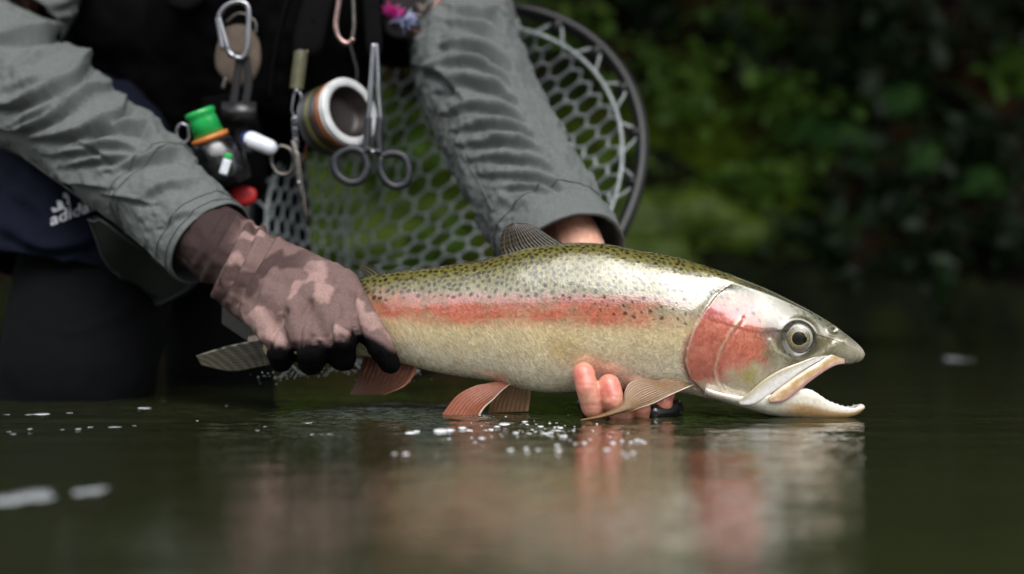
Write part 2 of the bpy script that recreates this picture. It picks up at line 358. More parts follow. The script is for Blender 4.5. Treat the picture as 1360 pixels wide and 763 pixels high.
tree('overhanging_tree', 'second leafy tree leaning over the river behind the angler\'s right shoulder', (-2.4, 6.0, 1.9),
     fan((-2.0, 4.8, 3.0), [(-3.1, 1.2, 3.3), (-2.0, 1.3, 3.3), (-1.1, 1.3, 3.3), (-.6, 1.6, 3.3), (-2, 1.8, 3.3), (-3.6, 2.0, 3.4), (-1.9, 2.0, 3.2), (-.8, 2.4, 3.2), (-3.0, 3.2, 3.3), (-4.4, 3.6, 3.4), (-1.6, 3.2, 2.9)]), 15000, .17)
for i, (x, y, h) in enumerate([(-9, -9, 1.8), (-5.5, -8.2, 1.5), (-2, -9, 1.2), (2, -8.6, 1.3), (5.5, -9.2, 1.6), (9.5, -8.8, 1.9)]):
    tree('bank_tree', 'bushy tree on the near bank facing the angler', (x, y, 1.9), fan((x, y, 1.9+h*.5), [(x+a, y+c, 1.9+h*k) for a, c, k in ((-1.3, 0, .6), (1.3, .2, .65), (0, .5, .95), (.4, -.6, .8), (-.6, .3, .9))]), 1800, .3, group='bushy trees along the near bank', spread=.6)
# ---- plants, ferns, moss and stones on the far bank
_prot = {}
def plant(kind, px, py, size, label, cat, group=None, back=.0):
    c = on_bank(px, py); rng = np.random.default_rng(int(px*7+py)); base = Vector(c)
    t = empty({'shrub': 'leafy_shrub', 'fern': 'fern', 'moss': 'moss_cushion', 'dark': 'dark_shrub'}[kind], base, label, cat, group)
    c = np.array(base)
    if kind in ('shrub', 'dark'):
        n = 8; parts = []; C = []
        for k in range(n):
            e = c + np.array([rng.normal()*.5, -.35-.3*rng.random(), .2+rng.normal()*.35])*size; pts = smooth_poly([c, (c+e)/2+[0, 0, .12*size], e], 7); parts.append(tube(pts, np.linspace(.006, .002, 7), 5))
            for s in np.linspace(.3, 1, 7): C.append(pts[min(6, int(s*6))] + rng.normal(size=(3, 3))*.10*size)
        obj('stem', *join(parts), M_bark, t); C = np.vstack(C)
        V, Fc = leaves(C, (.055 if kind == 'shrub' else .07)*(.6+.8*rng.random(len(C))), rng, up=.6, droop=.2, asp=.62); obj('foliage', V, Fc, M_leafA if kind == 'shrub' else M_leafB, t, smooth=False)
    elif kind == 'fern':
        for k in range(6):
            a = rng.uniform(-1.3, 1.3); L = size*(.7+.5*rng.random()); e = c+np.array([math.sin(a)*L, -.5*L*math.cos(a), .1*L]); pts = smooth_poly([c, c+np.array([math.sin(a)*L*.45, -.25*L*math.cos(a), .38*L]), e], 18)
            tg = np.gradient(pts, axis=0); tg /= np.linalg.norm(tg, axis=1)[:, None]; V, Fc = [], []
            parts = [tube(pts, np.linspace(.003, .001, 18), 4)]
            for j in range(2, 18):
                wd = L*.22*math.sin(math.pi*min(1, .15+.85*(1-j/18))); sd_ = np.cross(tg[j], [0, 0, 1]); sd_ /= np.linalg.norm(sd_)+1e-9
                for sg in (-1, 1):
                    tip = pts[j]+sd_*sg*wd+tg[j]*wd*.4-np.array([0, 0, .15*wd]); w_ = tg[j]*L*.018; parts.append(([pts[j]-w_, (pts[j]+tip)/2-w_*1.6, tip, (pts[j]+tip)/2+w_*1.2, pts[j]+w_], [(0, 1, 2, 3, 4)]))
            obj('frond', *join(parts), M_fern, t, smooth=False)
    else:
        V, Fc = ball(c, size, 22, 13, (1.25, .8, .55)); nn = normals(V, Fc); V = V + nn*(fbm(V*9, 3)*size*.45)[:, None]; obj('mound', V, Fc, M_leafC, t)
        V0 = V[V[:, 1] < c[1]+size*.2]; idx = rng.integers(0, len(V0), int(500*size/.2)); C = V0[idx]+rng.normal(size=(len(idx), 3))*.02
        V, Fc = leaves(C, .03*(.6+.8*rng.random(len(C))), rng, up=.5, asp=.5); obj('foliage', V, Fc, M_leafC, t, smooth=False)
    return t
for px, py, s in [(985, 45, .24), (895, 130, .26), (1045, 150, .2), (770, 60, .3), (1010, 250, .22), (470, 130, .25), (400, 190, .25), (530, 230, .25), (620, 60, .3), (760, 250, .22), (1345, 110, .16), (560, 330, .2), (330, 330, .25)]:
    plant('shrub', px, py, s, {985: 'bright leafy shrub high on the bank above the other shrubs', 895: 'bright leafy shrub just beside the black net hoop', 1045: 'bright leafy shrub between the high shrub and the ferns', 1010: 'bright leafy shrub directly above the yellow green moss cushions', 1345: 'small bright leafy shrub among the dark shaded shrubs'}.get(px, 'bright green leafy shrub on the bank seen through or behind the net'), 'shrub', 'bright shrubs on the mossy bank')
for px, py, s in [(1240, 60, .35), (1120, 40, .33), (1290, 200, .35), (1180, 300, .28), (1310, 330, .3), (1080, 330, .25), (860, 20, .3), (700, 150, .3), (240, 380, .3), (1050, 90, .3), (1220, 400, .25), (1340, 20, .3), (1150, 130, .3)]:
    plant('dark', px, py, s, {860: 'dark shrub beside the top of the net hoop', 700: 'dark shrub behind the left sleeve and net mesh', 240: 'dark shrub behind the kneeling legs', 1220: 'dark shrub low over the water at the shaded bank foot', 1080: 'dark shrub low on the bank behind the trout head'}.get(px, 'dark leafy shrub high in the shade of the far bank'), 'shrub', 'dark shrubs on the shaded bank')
for px, py, s in [(1110, 210, .34), (1215, 240, .3), (1190, 170, .3), (1300, 270, .3), (1040, 330, .26)]:
    plant('fern', px, py, s, 'fern with arching fronds on the mossy bank', 'fern', 'ferns on the shaded bank')
for px, py, s in [(890, 300, .19), (960, 320, .16), (860, 345, .14), (1010, 345, .14), (400, 270, .2), (470, 330, .19), (560, 290, .15), (360, 330, .16)]:
    plant('moss', px, py, s, 'yellow green moss cushion on the bank above the trout back' if px > 700 else 'yellow green moss cushion seen through the net mesh', 'moss', 'moss cushions on the far bank')
for i, (px, py, s) in enumerate([(868, 235, .13), (905, 425, .16), (1010, 440, .13), (1130, 430, .2), (1240, 445, .16), (1330, 425, .2), (760, 420, .16), (25, 425, .2), (945, 380, .16), (1060, 395, .15)]):
    c = on_bank(px, py); V, Fc = ball(c, s, 18, 12, (1.2, .8, .62)); V = V + normals(V, Fc)*((fbm(V*6+i*3, 3)*.5 + .25*np.sign(perlin(V*4)))*s*.5)[:, None]
    tag(obj('boulder', V, Fc, M_rock), 'dark wet boulder set in the foot of the mossy bank', 'boulder', 'wet boulders in the bank')
# ================================================================ the trout
trout = empty('rainbow_trout', P(740, 520, 1.262), 'large spotted rainbow trout with a pink side and open mouth, held above the water', 'fish')
def Yax(px): return pchip([(250, 1.385), (400, 1.335), (540, 1.295), (760, 1.268), (1000, 1.242), (1148, 1.228)], px)
TOP = [(330, 446), (360, 438), (400, 412), (440, 388), (480, 369), (520, 362), (560, 357), (600, 352), (640, 346), (670, 338), (700, 330), (740, 324), (770, 322.5), (800, 324), (834, 330), (891, 340), (948, 357), (1005, 378), (1054, 401), (1100, 427), (1126, 446), (1139, 457), (1146, 465), (1148.5, 470)]
BOT = [(330, 482), (360, 478), (400, 472), (440, 470), (480, 473), (515, 478), (540, 484), (570, 493), (620, 502), (660, 508), (700, 518), (730, 522), (770, 520.5), (830, 518), (880, 518), (910, 523), (948, 533), (975, 539), (992, 540), (1003, 537), (1013, 528), (1027, 516), (1045, 505), (1062, 497), (1085, 489), (1107, 485), (1126, 484), (1139, 481.5), (1146, 477), (1148.5, 472)]
WID = [(330, 6), (360, 9), (400, 16), (440, 24), (480, 31), (540, 40), (620, 48), (700, 54), (770, 56), (850, 55), (920, 52), (960, 51), (1000, 46), (1050, 37), (1090, 28), (1118, 20), (1136, 12.5), (1145, 7), (1148.5, 2.5)]
def fx(px, py, lat):
    """fish pixel frame (lat in px towards the camera) -> world arrays"""
    Y = Yax(px); s = Y/F; return np.stack([(px-680)*s, Y-lat*s, CH+(HY-py)*s], -1)
NA = 300
rx = np.concatenate([np.arange(330, 1100, 1.0), np.arange(1100, 1140, .8), np.arange(1140, 1148.5, .4), [1148.5]]); NR = len(rx)
T_, B_, W_ = pchip(TOP, rx), pchip(BOT, rx), pchip(WID, rx)
th = np.linspace(0, 2*math.pi, NA, endpoint=False)
PX = np.repeat(rx[:, None], NA, 1); ct, st = np.cos(th)[None], np.sin(th)[None]   # st=+1 at the bottom
hd = sstep(930, 1010, PX)
c0 = ((T_+B_)/2)[:, None]; b0 = ((B_-T_)/2)[:, None]
PY = c0 + b0*np.sign(st)*np.abs(st)**(1.0)
ex = .86 - .10*hd
LAT = W_[:, None]*np.sign(ct)*np.abs(ct)**ex
tt = (PY-T_[:, None])/(B_-T_)[:, None]
vt = np.sign(st)*np.abs(st)+0*PX; u_h = np.clip((-.2-vt)/.8, 0, 1); g_h = 1-.46*u_h**1.5; capv = np.sqrt(np.clip(1-(np.clip(-vt-.86, 0, .14)/.14)**2, 0, 1)); g_h = np.where(vt < -.2, g_h*capv, np.abs(ct)**ex); g_b = np.abs(ct)**ex
hw = sstep(890, 990, PX); LAT = W_[:, None]*np.sign(ct)*(g_b*(1-hw)+g_h*hw)
LAT *= 1 + .05*np.sin(math.pi*np.clip(tt*1.2-.1, 0, 1))
near = np.sign(LAT)
px, py = PX.ravel(), PY.ravel()
d_ = np.zeros_like(px)
OPER = [(962, 381), (945, 393), (928, 414), (914, 438), (906, 462), (904.5, 482), (912, 500), (930, 516), (955, 530), (990, 542)]
PRE = [(976, 424), (960, 443), (948, 466), (942, 490), (946, 508), (963, 523), (985, 530)]
EYE = (1053, 449)
dO, sO, pO = polyd(px, py, OPER); inside = (sO < 0) & (px > 900); ins = np.where(inside, 1., 0.)
fade = sstep(375, 392, py)
d_ += fade*(ins*3.2*np.exp(-dO/22) - (1-ins)*np.where(px > 860, 1, 0)*2.6*np.exp(-(dO/7)**2))
dP, sP, _ = polyd(px, py, PRE); d_ += .9*np.exp(-(dP/2.2)**2) - .9*np.exp(-((dP-4)/2.5)**2)*(sP < 0) 
SUB = [(1014, 452), (1022, 465), (1040, 475), (1062, 477), (1084, 470), (1104, 455), (1118, 452)]
dS, sS, _ = polyd(px, py, SUB); d_ += 1.0*np.exp(-(dS/3)**2)
rE = np.hypot(px-EYE[0], (py-EYE[1])*1.03); d_ += -5.5*np.exp(-(rE/19)**4) + 1.4*np.exp(-((rE-25)/4)**2)
NOS = (1102, 439); rN = np.hypot((px-NOS[0])/1.3, py-NOS[1]); d_ += -3.0*np.exp(-(rN/4.0)**2) + .9*np.exp(-((rN-6)/2)**2)
d_ += .55*fbm(np.stack([px*.03, py*.03, near.ravel()], 1), 3)*(1-.6*hd.ravel())
# muscle dents where the fingers press
for cx, cy in ((776, 484), (808, 500)): d_ += -2.2*np.exp(-(((px-cx)/20)**2+((py-cy)/14)**2))
L2, V2 = LAT/np.maximum(W_[:, None], 3)**2, (PY-c0)/np.maximum(b0, 3)**2; nn = np.sqrt(L2**2+V2**2)+1e-9
nl, nv = (L2/nn).ravel(), (V2/nn).ravel()
VV = fx(px, py+d_*nv, LAT.ravel()+d_*nl)
# ---------- colour (albedo only)
def C_(*c): return np.array(lin(*c))
def mixa(a, b, f): return a*(1-f[:, None]) + b*f[:, None]
t = tt.ravel(); n1 = fbm(np.stack([px*.05, py*.05, near.ravel()*3], 1), 4); n2 = fbm(np.stack([px*.25, py*.25, near.ravel()*3], 1), 2); n3 = fbm(np.stack([px*.012, py*.06, near.ravel()*3], 1), 3)
col = np.tile(C_(122, 115, 56), (len(px), 1))
col = mixa(col, C_(146, 143, 112), sstep(.12, .32, t+.05*n1)); 
yrel = py - (pchip([(330, 462), (420, 432), (500, 405), (560, 412), (650, 413), (760, 413), (850, 416), (900, 417), (940, 425)], px))
low = mixa(np.tile(C_(224, 204, 160), (len(px), 1)), C_(244, 234, 210), sstep(.62, .95, t+.10*n1))
col = mixa(col, low, sstep(-14, 24, yrel + 10*n1))
stripe = np.exp(-np.abs(yrel/19)**3.2)*(1-.75*sstep(840, 910, px+12*n1))*(.35+.65*sstep(470, 530, px))
stripe = np.clip(stripe*(.92+.9*n3+.55*n1+.25*n2), 0, 1); col = mixa(col, C_(202, 98, 76), stripe*.88)
edge = np.exp(-((yrel+16)/7)**2)*sstep(520, 560, px)*(px < 905); col = mixa(col, C_(206, 150, 158), np.clip(edge*(.3+.6*n1), 0, .5))
col = mixa(col, C_(205, 165, 80), np.clip(.5*np.exp(-(((px-745)/26)**2+((py-465)/20)**2))*(1+n1), 0, 1))
col = mixa(col, C_(214, 140, 120), np.clip(.5*np.exp(-(((px-664)/16)**2+((py-500)/9)**2)), 0, 1))
col = mixa(col, C_(206, 110, 88), np.clip(.55*np.exp(-(((px-790)/32)**2+((py-490)/14)**2)), 0, 1))
col = mixa(col, C_(198, 196, 182), np.clip(.5*sstep(860, 910, px)*np.exp(-((py-400)/22)**2), 0, 1))
# head
H_ = np.where(px > 955, 1., 0)*0 + np.where(inside | (px > 990), 1., 0)
hcol = np.tile(C_(84, 82, 54), (len(px), 1))
hcol = mixa(hcol, C_(120, 112, 80), sstep(395, 440, py+8*n1))
cheek = sstep(394, 412, py + .10*(px-950) + 10*n1)*(1-sstep(985, 1024, px+34*n1-.25*(py-450)))*(1-sstep(488, 516, py+18*n1+.40*(px-940)))
hcol = mixa(hcol, C_(220, 208, 186), sstep(468, 500, py+.25*(px-1000)*0+10*n1))
hcol = mixa(hcol, C_(176, 160, 92), np.clip(.8*np.exp(-(((px-985)/24)**2+((py-497)/18)**2))*(1+.8*n1), 0, 1))
stri = np.sin(np.arctan2(py-415, px-985)*46+5*n1); wedge = sstep(-8, 8, polyd(px, py, [(925, 430), (950, 462), (938, 500)])[1]*polyd(px, py, [(925, 430), (950, 462), (938, 500)])[0])
hcol = mixa(hcol, C_(208, 108, 84), np.clip(cheek*(1.0+.5*n1), 0, .93)); hcol = mixa(hcol, C_(226, 150, 132), np.clip(cheek*(.18+.75*n2+.16*stri+.5*n3), 0, .7)); hcol = mixa(hcol, C_(176, 78, 62), np.clip(cheek*(.25*wedge-.5*n1), 0, .5))
hcol = mixa(hcol, C_(200, 110, 120), np.clip(.6*cheek*np.exp(-((py-412)/14)**2), 0, 1))
hcol = mixa(hcol, C_(226, 190, 160), np.exp(-(dP/2.0)**2)*.55*(py > 424)); 
hcol = mixa(hcol, C_(196, 188, 160), np.clip(np.exp(-(dS/4.5)**2)*(.7+.8*n2), 0, .9))
hcol = mixa(hcol, C_(190, 182, 160), sstep(1085, 1130, px)*sstep(446, 472, py+6*n1)*.7)
hcol = mixa(hcol, C_(120, 100, 110), np.clip(.6*np.exp(-(((px-1018)/14)**2+((py-440)/14)**2)), 0, 1))
hcol = mixa(hcol, C_(44, 41, 32), np.clip(np.exp(-((rE-22)/6)**2)*.8, 0, 1)); hcol = mixa(hcol, C_(22, 20, 18), np.exp(-(rN/4.2)**2))
col = mixa(col, hcol, H_*sstep(372, 384, py + (px > 990)*40)); col = mixa(col, C_(90, 88, 58), sstep(960, 1000, px)*(1-sstep(385, 405, py - .45*(px-1000)))*1.0)
col = mixa(col, C_(224, 196, 170), np.exp(-(dO/1.7)**2)*ins*.6*fade)
col = mixa(col, C_(150, 60, 52), np.clip(np.exp(-(dO/6)**2)*(1-ins)*fade*(px < 960)*.8*sstep(430, 450, py), 0, 1))
# spots
arc = np.cumsum(np.concatenate([np.zeros((NR, 1)), np.hypot(np.diff(LAT, axis=1), np.diff(PY, axis=1))], 1), 1); mid = NA//4*3   # index of the dorsal line
A2 = arc - arc[:, mid][:, None]
spot = np.zeros((NR, NA)); rs = np.random.default_rng(3); placed = []
cell = {}
def add_spot(ix, a, r, k=1.):
    """ix row index, a arc offset from the dorsal line (px, + = towards near or far)"""
    x = rx[ix]; i0, i1 = max(0, ix-9), min(NR, ix+10); dx = rx[i0:i1, None]-x; da = A2[i0:i1]-a; ang = rs.uniform(0, 3.1); ca, sa = math.cos(ang), math.sin(ang); e = rs.uniform(.75, 1.25)
    dd = np.hypot((dx*ca+da*sa)*e, (-dx*sa+da*ca)/e); spot[i0:i1] = np.maximum(spot[i0:i1], k*(1-sstep(r*.72, r*1.25, dd)))
tries = 0; grid_ = {}
while tries < 26000:
    tries += 1; ix = int(rs.uniform(60, 760)); a = rs.uniform(-130, 130); j = np.searchsorted(A2[ix], a); j = min(max(j, 0), NA-1); y = PY[ix, j]; x = rx[ix]
    ys = y - np.interp(x, [330, 500, 560, 900], [440, 398, 392, 396]); tv = tt[ix, j]
    if abs(a) > arc[ix, -1]/2-2: continue
    dmin = 6.4 if tv < .24 else 7.6
    p = 1. if ys < -4 else (.35 if ys < 4 else 0.)
    if x > 960: p *= .05
    if 785 < x < 905 and 4 <= ys < 62: p = .30 if ys > 20 else .4; dmin = 9.5
    elif 500 < x < 600 and 30 < ys < 60: p = .03
    if rs.random() > p: continue
    key = (int(x//10), int(a//10)); ok = True
    for gx_ in (-1, 0, 1):
        for ga in (-1, 0, 1):
            for (u, v) in grid_.get((key[0]+gx_, key[1]+ga), ()):
                if (u-x)**2+(v-a)**2 < dmin*dmin: ok = False
    if not ok: continue
    grid_.setdefault(key, []).append((x, a)); add_spot(ix, a, rs.uniform(2.2, 3.2) if ys < 0 else rs.uniform(1.6, 2.9), rs.uniform(.75, 1))
for (x, y, r) in ((993, 416, 3), (972, 412, 2.5), (1001, 426, 2.4), (1030, 424, 2.2), (1072, 416, 2), (1085, 424, 2), (1020, 405, 1.8), (955, 407, 2), (1078, 422, 1.6)):
    ix = int(np.argmin(np.abs(rx-x))); j = np.argmin(np.abs(PY[ix]-y)+1e3*(LAT[ix] < 0)); add_spot(ix, A2[ix, j], r)
col = mixa(col, C_(26, 24, 18), spot.ravel()*.96)
gr = perlin(np.stack([px*.55, A2.ravel()*.55, near.ravel()*9], 1)); col *= ((.80 + .16*n2 + .10*n1 + .14*gr)*(1-.0*hd.ravel()))[:, None]
Fc = grid_faces(NR, NA, True) + [tuple(range(NA-1, -1, -1)), tuple(range((NR-1)*NA, NR*NA))]
# wet skin: scale relief under a smooth clear film
M_skin = bpy.data.materials.new('trout_skin'); M_skin.use_nodes = True; nt = M_skin.node_tree; N_, L_ = nt.nodes, nt.links; b = N_['Principled BSDF']
vc = N_.new('ShaderNodeVertexColor'); vc.layer_name = 'Col'; 
ap = N_.new('ShaderNodeAttribute'); ap.attribute_name = 'pix'
vo = N_.new('ShaderNodeTexVoronoi'); vo.inputs['Scale'].default_value = .30; vo.inputs['Randomness'].default_value = .85; L_.new(ap.outputs['Vector'], vo.inputs['Vector'])
bp = N_.new('ShaderNodeBump'); bp.inputs['Strength'].default_value = .45; bp.inputs['Distance'].default_value = .0006; L_.new(vo.outputs['Distance'], bp.inputs['Height'])
sepz = N_.new('ShaderNodeSeparateXYZ'); L_.new(ap.outputs['Vector'], sepz.inputs[0])
sm = N_.new('ShaderNodeMath'); sm.operation = 'MULTIPLY'; sm.inputs[1].default_value = .28; L_.new(sepz.outputs[2], sm.inputs[0]); L_.new(sm.outputs[0], bp.inputs['Strength'])
L_.new(bp.outputs[0], b.inputs['Normal'])
scs = N_.new('ShaderNodeSeparateColor'); L_.new(vo.outputs['Color'], scs.inputs[0]); mrs = N_.new('ShaderNodeMapRange'); mrs.inputs[3].default_value = .83; mrs.inputs[4].default_value = 1.19; L_.new(scs.outputs[0], mrs.inputs[0])
mxs = N_.new('ShaderNodeMix'); mxs.data_type = 'RGBA'; mxs.blend_type = 'MULTIPLY'; L_.new(sepz.outputs[2], mxs.inputs[0]); L_.new(vc.outputs[0], mxs.inputs[6]); cbs = N_.new('ShaderNodeCombineColor')
for k in range(3): L_.new(mrs.outputs[0], cbs.inputs[k])
L_.new(cbs.outputs[0], mxs.inputs[7]); L_.new(mxs.outputs[2], b.inputs['Base Color'])
mr2 = N_.new('ShaderNodeMapRange'); mr2.inputs[3].default_value = .18; mr2.inputs[4].default_value = .46; L_.new(scs.outputs[1], mr2.inputs[0]); L_.new(mr2.outputs[0], b.inputs['Roughness'])
bc = N_.new('ShaderNodeBump'); bc.inputs['Distance'].default_value = .0003; L_.new(vo.outputs['Distance'], bc.inputs['Height']); s2 = N_.new('ShaderNodeMath'); s2.operation = 'MULTIPLY'; s2.inputs[1].default_value = .10; L_.new(sepz.outputs[2], s2.inputs[0]); L_.new(s2.outputs[0], bc.inputs['Strength']); L_.new(bc.outputs[0], b.inputs['Coat Normal'])
b.inputs['Roughness'].default_value = .30; b.inputs['Specular IOR Level'].default_value = .7; b.inputs['Metallic'].default_value = .18
b.inputs['Coat Weight'].default_value = 1; b.inputs['Coat Roughness'].default_value = .035; b.inputs['Coat IOR'].default_value = 1.75
b.inputs['Subsurface Weight'].default_value = .12; b.inputs['Subsurface Radius'].default_value = (.006, .003, .002); b.inputs['Subsurface Scale'].default_value = .5
uvz = np.where(H_ > .5, .12, 1.)*(1-.8*sstep(960, 1000, px))
body = obj('body', VV, Fc, M_skin, trout, col=col, uv=np.stack([px*.5*2, A2.ravel(), uvz], 1))
skin_bvh = BVHTree.FromPolygons(VV.tolist(), Fc)
def skin_lat(x, y):
    ix = int(np.argmin(np.abs(rx-x))); j = np.where(LAT[ix] >= -.01)[0]; k = j[np.argmin(np.abs(PY[ix, j]-y))]; return LAT[ix, k] + d_.reshape(NR, NA)[ix, k]*nl.reshape(NR, NA)[ix, k]
# ---------- eye
def wetmat(name, **k): return pmat(name, (.5, .5, .5), vcol=True, coat=1, coat_rough=.02, coat_ior=1.6, rough=.3, scale=300, **k)
M_eye = wetmat('eye'); M_pup = pmat('pupil', (.004, .004, .006), (.006, .006, .01), 80, .08, coat=1, coat_rough=.01, coat_ior=1.6)
for sg in (1, -1):
    n, m = 26, 48; V, cc = [], []; lat0 = skin_lat(*EYE)+1.2
    for i in range(n):
        r = 20.5*math.sin(math.pi/2*i/(n-1)); zz = 9*math.cos(math.pi/2*i/(n-1))
        for j in range(m):
            a = 2*math.pi*j/m; V.append(fx(EYE[0]+r*math.cos(a), EYE[1]+r*math.sin(a), sg*(lat0-2.0+zz))); g = .5+.5*math.sin(a*9+r)*math.sin(a*23+2*r)
            c = C_(10, 10, 12) if r < 9.6 else C_(170, 150, 100) if r < 10.6 else C_(84+60*g, 78+54*g, 62+40*g) if r < 14.2 else C_(58, 54, 46) if r < 15.6 else C_(138, 138, 132)*(1-.25*math.sin(a)) if r < 19 else C_(70, 66, 56)  # outer ring paler towards the top: sky reflection painted into the colour
            cc.append(c)
    e = obj('eye', np.array(V), grid_faces(n, m, True), M_eye, trout, col=np.array(cc))
    n2_ = 10; V = []
    for i in range(n2_):
        r = 9.4*math.sin(math.pi/2*i/(n2_-1)); zz = 1.6*math.cos(math.pi/2*i/(n2_-1))
        for j in range(m): V.append(fx(EYE[0]+1+r*1.08*math.cos(2*math.pi*j/m), EYE[1]+.6+r*.96*math.sin(2*math.pi*j/m), sg*(lat0+5.2+zz)))
    obj('pupil', np.array(V), grid_faces(n2_, m, True), M_pup, e)
# ---------- jaws
M_jaw = wetmat('jaw_skin', bump=.2, bscale=700, bdist=.0004, sss=.15)
def loft(sections, closed=True):
    n, m = len(sections), len(sections[0]); Fc = grid_faces(n, m, closed)
    if closed: Fc += [tuple(range(m-1, -1, -1)), tuple(range((n-1)*m, n*m))]
    return np.array(sections).reshape(-1, 3), Fc
# lower jaw: a trough with two white gum rims meeting at the tip
JB = [(930, 525), (948, 531), (986, 542.5), (1024, 552), (1062, 556), (1100, 557.5), (1130, 553.5), (1142, 548), (1147, 543)]
JT = [(930, 512), (948, 518), (986, 524), (1024, 520), (1045, 515), (1062, 514), (1100, 533), (1130, 541), (1142, 538), (1147, 541)]
JW = [(930, 44), (948, 44), (986, 43), (1024, 40), (1062, 34), (1100, 25), (1130, 16), (1142, 10), (1147, 4)]
secs, cc = [], []
for x in np.concatenate([np.arange(932, 1130, 3.), np.arange(1130, 1147.1, 1.2)]):
    bt, tp_, wd = float(pchip(JB, x)), float(pchip(JT, x)), float(pchip(JW, x)); s = []; hgt = bt-tp_; rim = min(7., wd*.4)
    prof = []
    for k in range(33):                                  # outer skin from the near rim under to the far rim
        a = math.pi*k/32; prof.append((wd*math.copysign(abs(math.cos(a))**.7, math.cos(a)), tp_+2+(hgt-2)*math.sin(a)**.75, 0))
    for k in range(25):                                  # gum rim, hollow floor, gum rim
        u = -1+2*k/24; r_ = abs(u); prof.append((wd*u*.96, tp_ + (0 if r_ > .72 else hgt*.42*(1-(r_/.72)**2)) + 1.0*math.sin(r_*9), 1))
    for la, yy, kind in prof:
        s.append(fx(np.float64(x), np.float64(yy), la)); f = (yy-tp_)/max(hgt, 1); nzv = .12*math.sin(x*.31+la)+.1*math.sin(x*.9+yy)
        if kind == 1: c = C_(226, 222, 222) if abs(la) > wd*.5 else C_(150, 136, 136)
        else:
            wh = C_(228, 222, 208); br = C_(186, 150, 104); k1 = sstep(.38, .58, f+.15*nzv+.004*(1062-x)*0)*(1-.75*sstep(.80, 1.0, f))*sstep(1015, 1060, x); c = wh*(1-k1)+br*k1
            if x < 1012: c = wh*.86
        cc.append(c)
    secs.append(s)
V, Fc = loft(secs); jaw = obj('lower_jaw', V, Fc, M_jaw, trout, col=np.array(cc))
# tongue and kype knob, teeth
V, Fc = tube([fx(np.float64(x), np.float64(y), 0.) for x, y in ((1010, 520), (1035, 520), (1065, 524), (1095, 535), (1112, 541))], np.array([16, 15, 12, 8, 3])*S(1.235), 14, True, .45)
obj('tongue', V, Fc, pmat('tongue', lin(176, 150, 150), lin(196, 176, 172), 200, .3, coat=1), jaw)
tp_ = []
for x in list(np.arange(1074, 1140, 7)):
    for sg in (1, -1):
        y = float(pchip(JT, x)); wd = float(pchip(JW, x)); p0 = fx(np.float64(x), np.float64(y+1), sg*wd*.86); p1 = fx(np.float64(x-1), np.float64(y-1.2), sg*wd*.82)
        obj('tooth', *tube([p0, p1], [.8*S(1.23), .3*S(1.23)], 6), pmat('tooth', lin(235, 232, 226), lin(222, 216, 206), 90, .3) if 'tooth' not in bpy.data.materials else bpy.data.materials['tooth'], jaw)
V, Fc = ball(fx(np.float64(1143), np.float64(541), 0.), 5.5*S(1.23), 16, 10, (1, 1.4, .8)); obj('jaw_tip', V, Fc, pmat('gum', lin(228, 220, 216), lin(206, 190, 186), 300, .28, coat=1), jaw)
# mouth lining: pale wall behind the maxilla, both sides; seen inside the gape
V, Fc = meld([ball(fx(np.float64(1015), np.float64(523), 0.), 30*S(1.24), 16, 10, (1., 1.05, .55))], .0016, 4)[:2]
obj('mouth_lining', V, Fc, pmat('mouth_lining', lin(206, 190, 186), lin(176, 140, 136), 160, .35, coat=.8), trout)
# maxilla plates
MXU = [(1118, 470), (1100, 470), (1080, 480), (1060, 491), (1040, 504), (1022, 517), (1012, 526)]
MXL = [(1118, 482), (1104, 485), (1086, 494), (1066, 507), (1048, 521), (1032, 531), (1014, 533)]
u_ = smooth_poly(MXU, 30); l_ = smooth_poly(MXL, 30)
for sg in (1, -1):
    secs, cc = [], []
    for i in range(30):
        s = []
        for k in range(20):
            a = 2*math.pi*k/20; f = .5-.5*math.cos(a); q_ = u_[i]*(1-f)+l_[i]*f; side = math.sin(a)
            base = np.interp(q_[0], [1012, 1040, 1070, 1100, 1118], [44, 41, 34, 25, 20]); ev = float(sstep(-.02, .5, i/29)); s.append(fx(q_[0], q_[1], sg*(base-3+ev*(4.2+3.2*side*(1 if side > 0 else .5)))))
            g = .12*math.sin(i*1.3+k)+.1*math.sin(i*.5); brown = C_(184, 150, 104); pale = C_(222, 206, 182); kk = np.clip(math.exp(-((f-.45+g)/.3)**2)*1.1, 0, 1); c = pale*(1-kk)+brown*kk
            if f > .78: c = C_(200, 150, 146)
            cc.append(c)
        secs.append(s)
    V, Fc = loft(secs if sg > 0 else [s[::-1] for s in secs]); obj('upper_jaw', V, Fc, M_jaw, trout, col=np.array(cc))
    # pale membrane fold between cheek and maxilla
    secs, cc = [], []
    a_ = smooth_poly([(1108, 463), (1084, 470), (1058, 479), (1030, 489), (1006, 503), (984, 522), (972, 531)], 40); b_ = smooth_poly([(1110, 466), (1088, 476), (1064, 489), (1040, 505), (1016, 521), (994, 534), (976, 535)], 40)
    for i in range(40):
        s = []; ev = math.sin(math.pi*i/39)**.5
        for k in range(16):
            an = 2*math.pi*k/16; f = .5-.5*math.cos(an); q_ = a_[i]*(1-f)+b_[i]*f; la = skin_lat(q_[0], min(q_[1], float(pchip(BOT, q_[0]))-3)); base = max(la, np.interp(q_[0], [990, 1040, 1100], [45, 39, 24])); s.append(fx(q_[0], q_[1], sg*(base-2.2+ev*(.9+1.2*math.sin(an)+.35*math.sin(f*9))))); cc.append((C_(176, 164, 132)*(1-float(sstep(.05, .55, f)))+C_(222, 216, 212)*float(sstep(.05, .55, f)))*(.93+.07*math.sin(f*12+i*.4)))
        secs.append(s)
    V, Fc = loft(secs if sg > 0 else [s[::-1] for s in secs]); obj('cheek_fold', V, Fc, M_jaw, trout, col=np.array(cc))
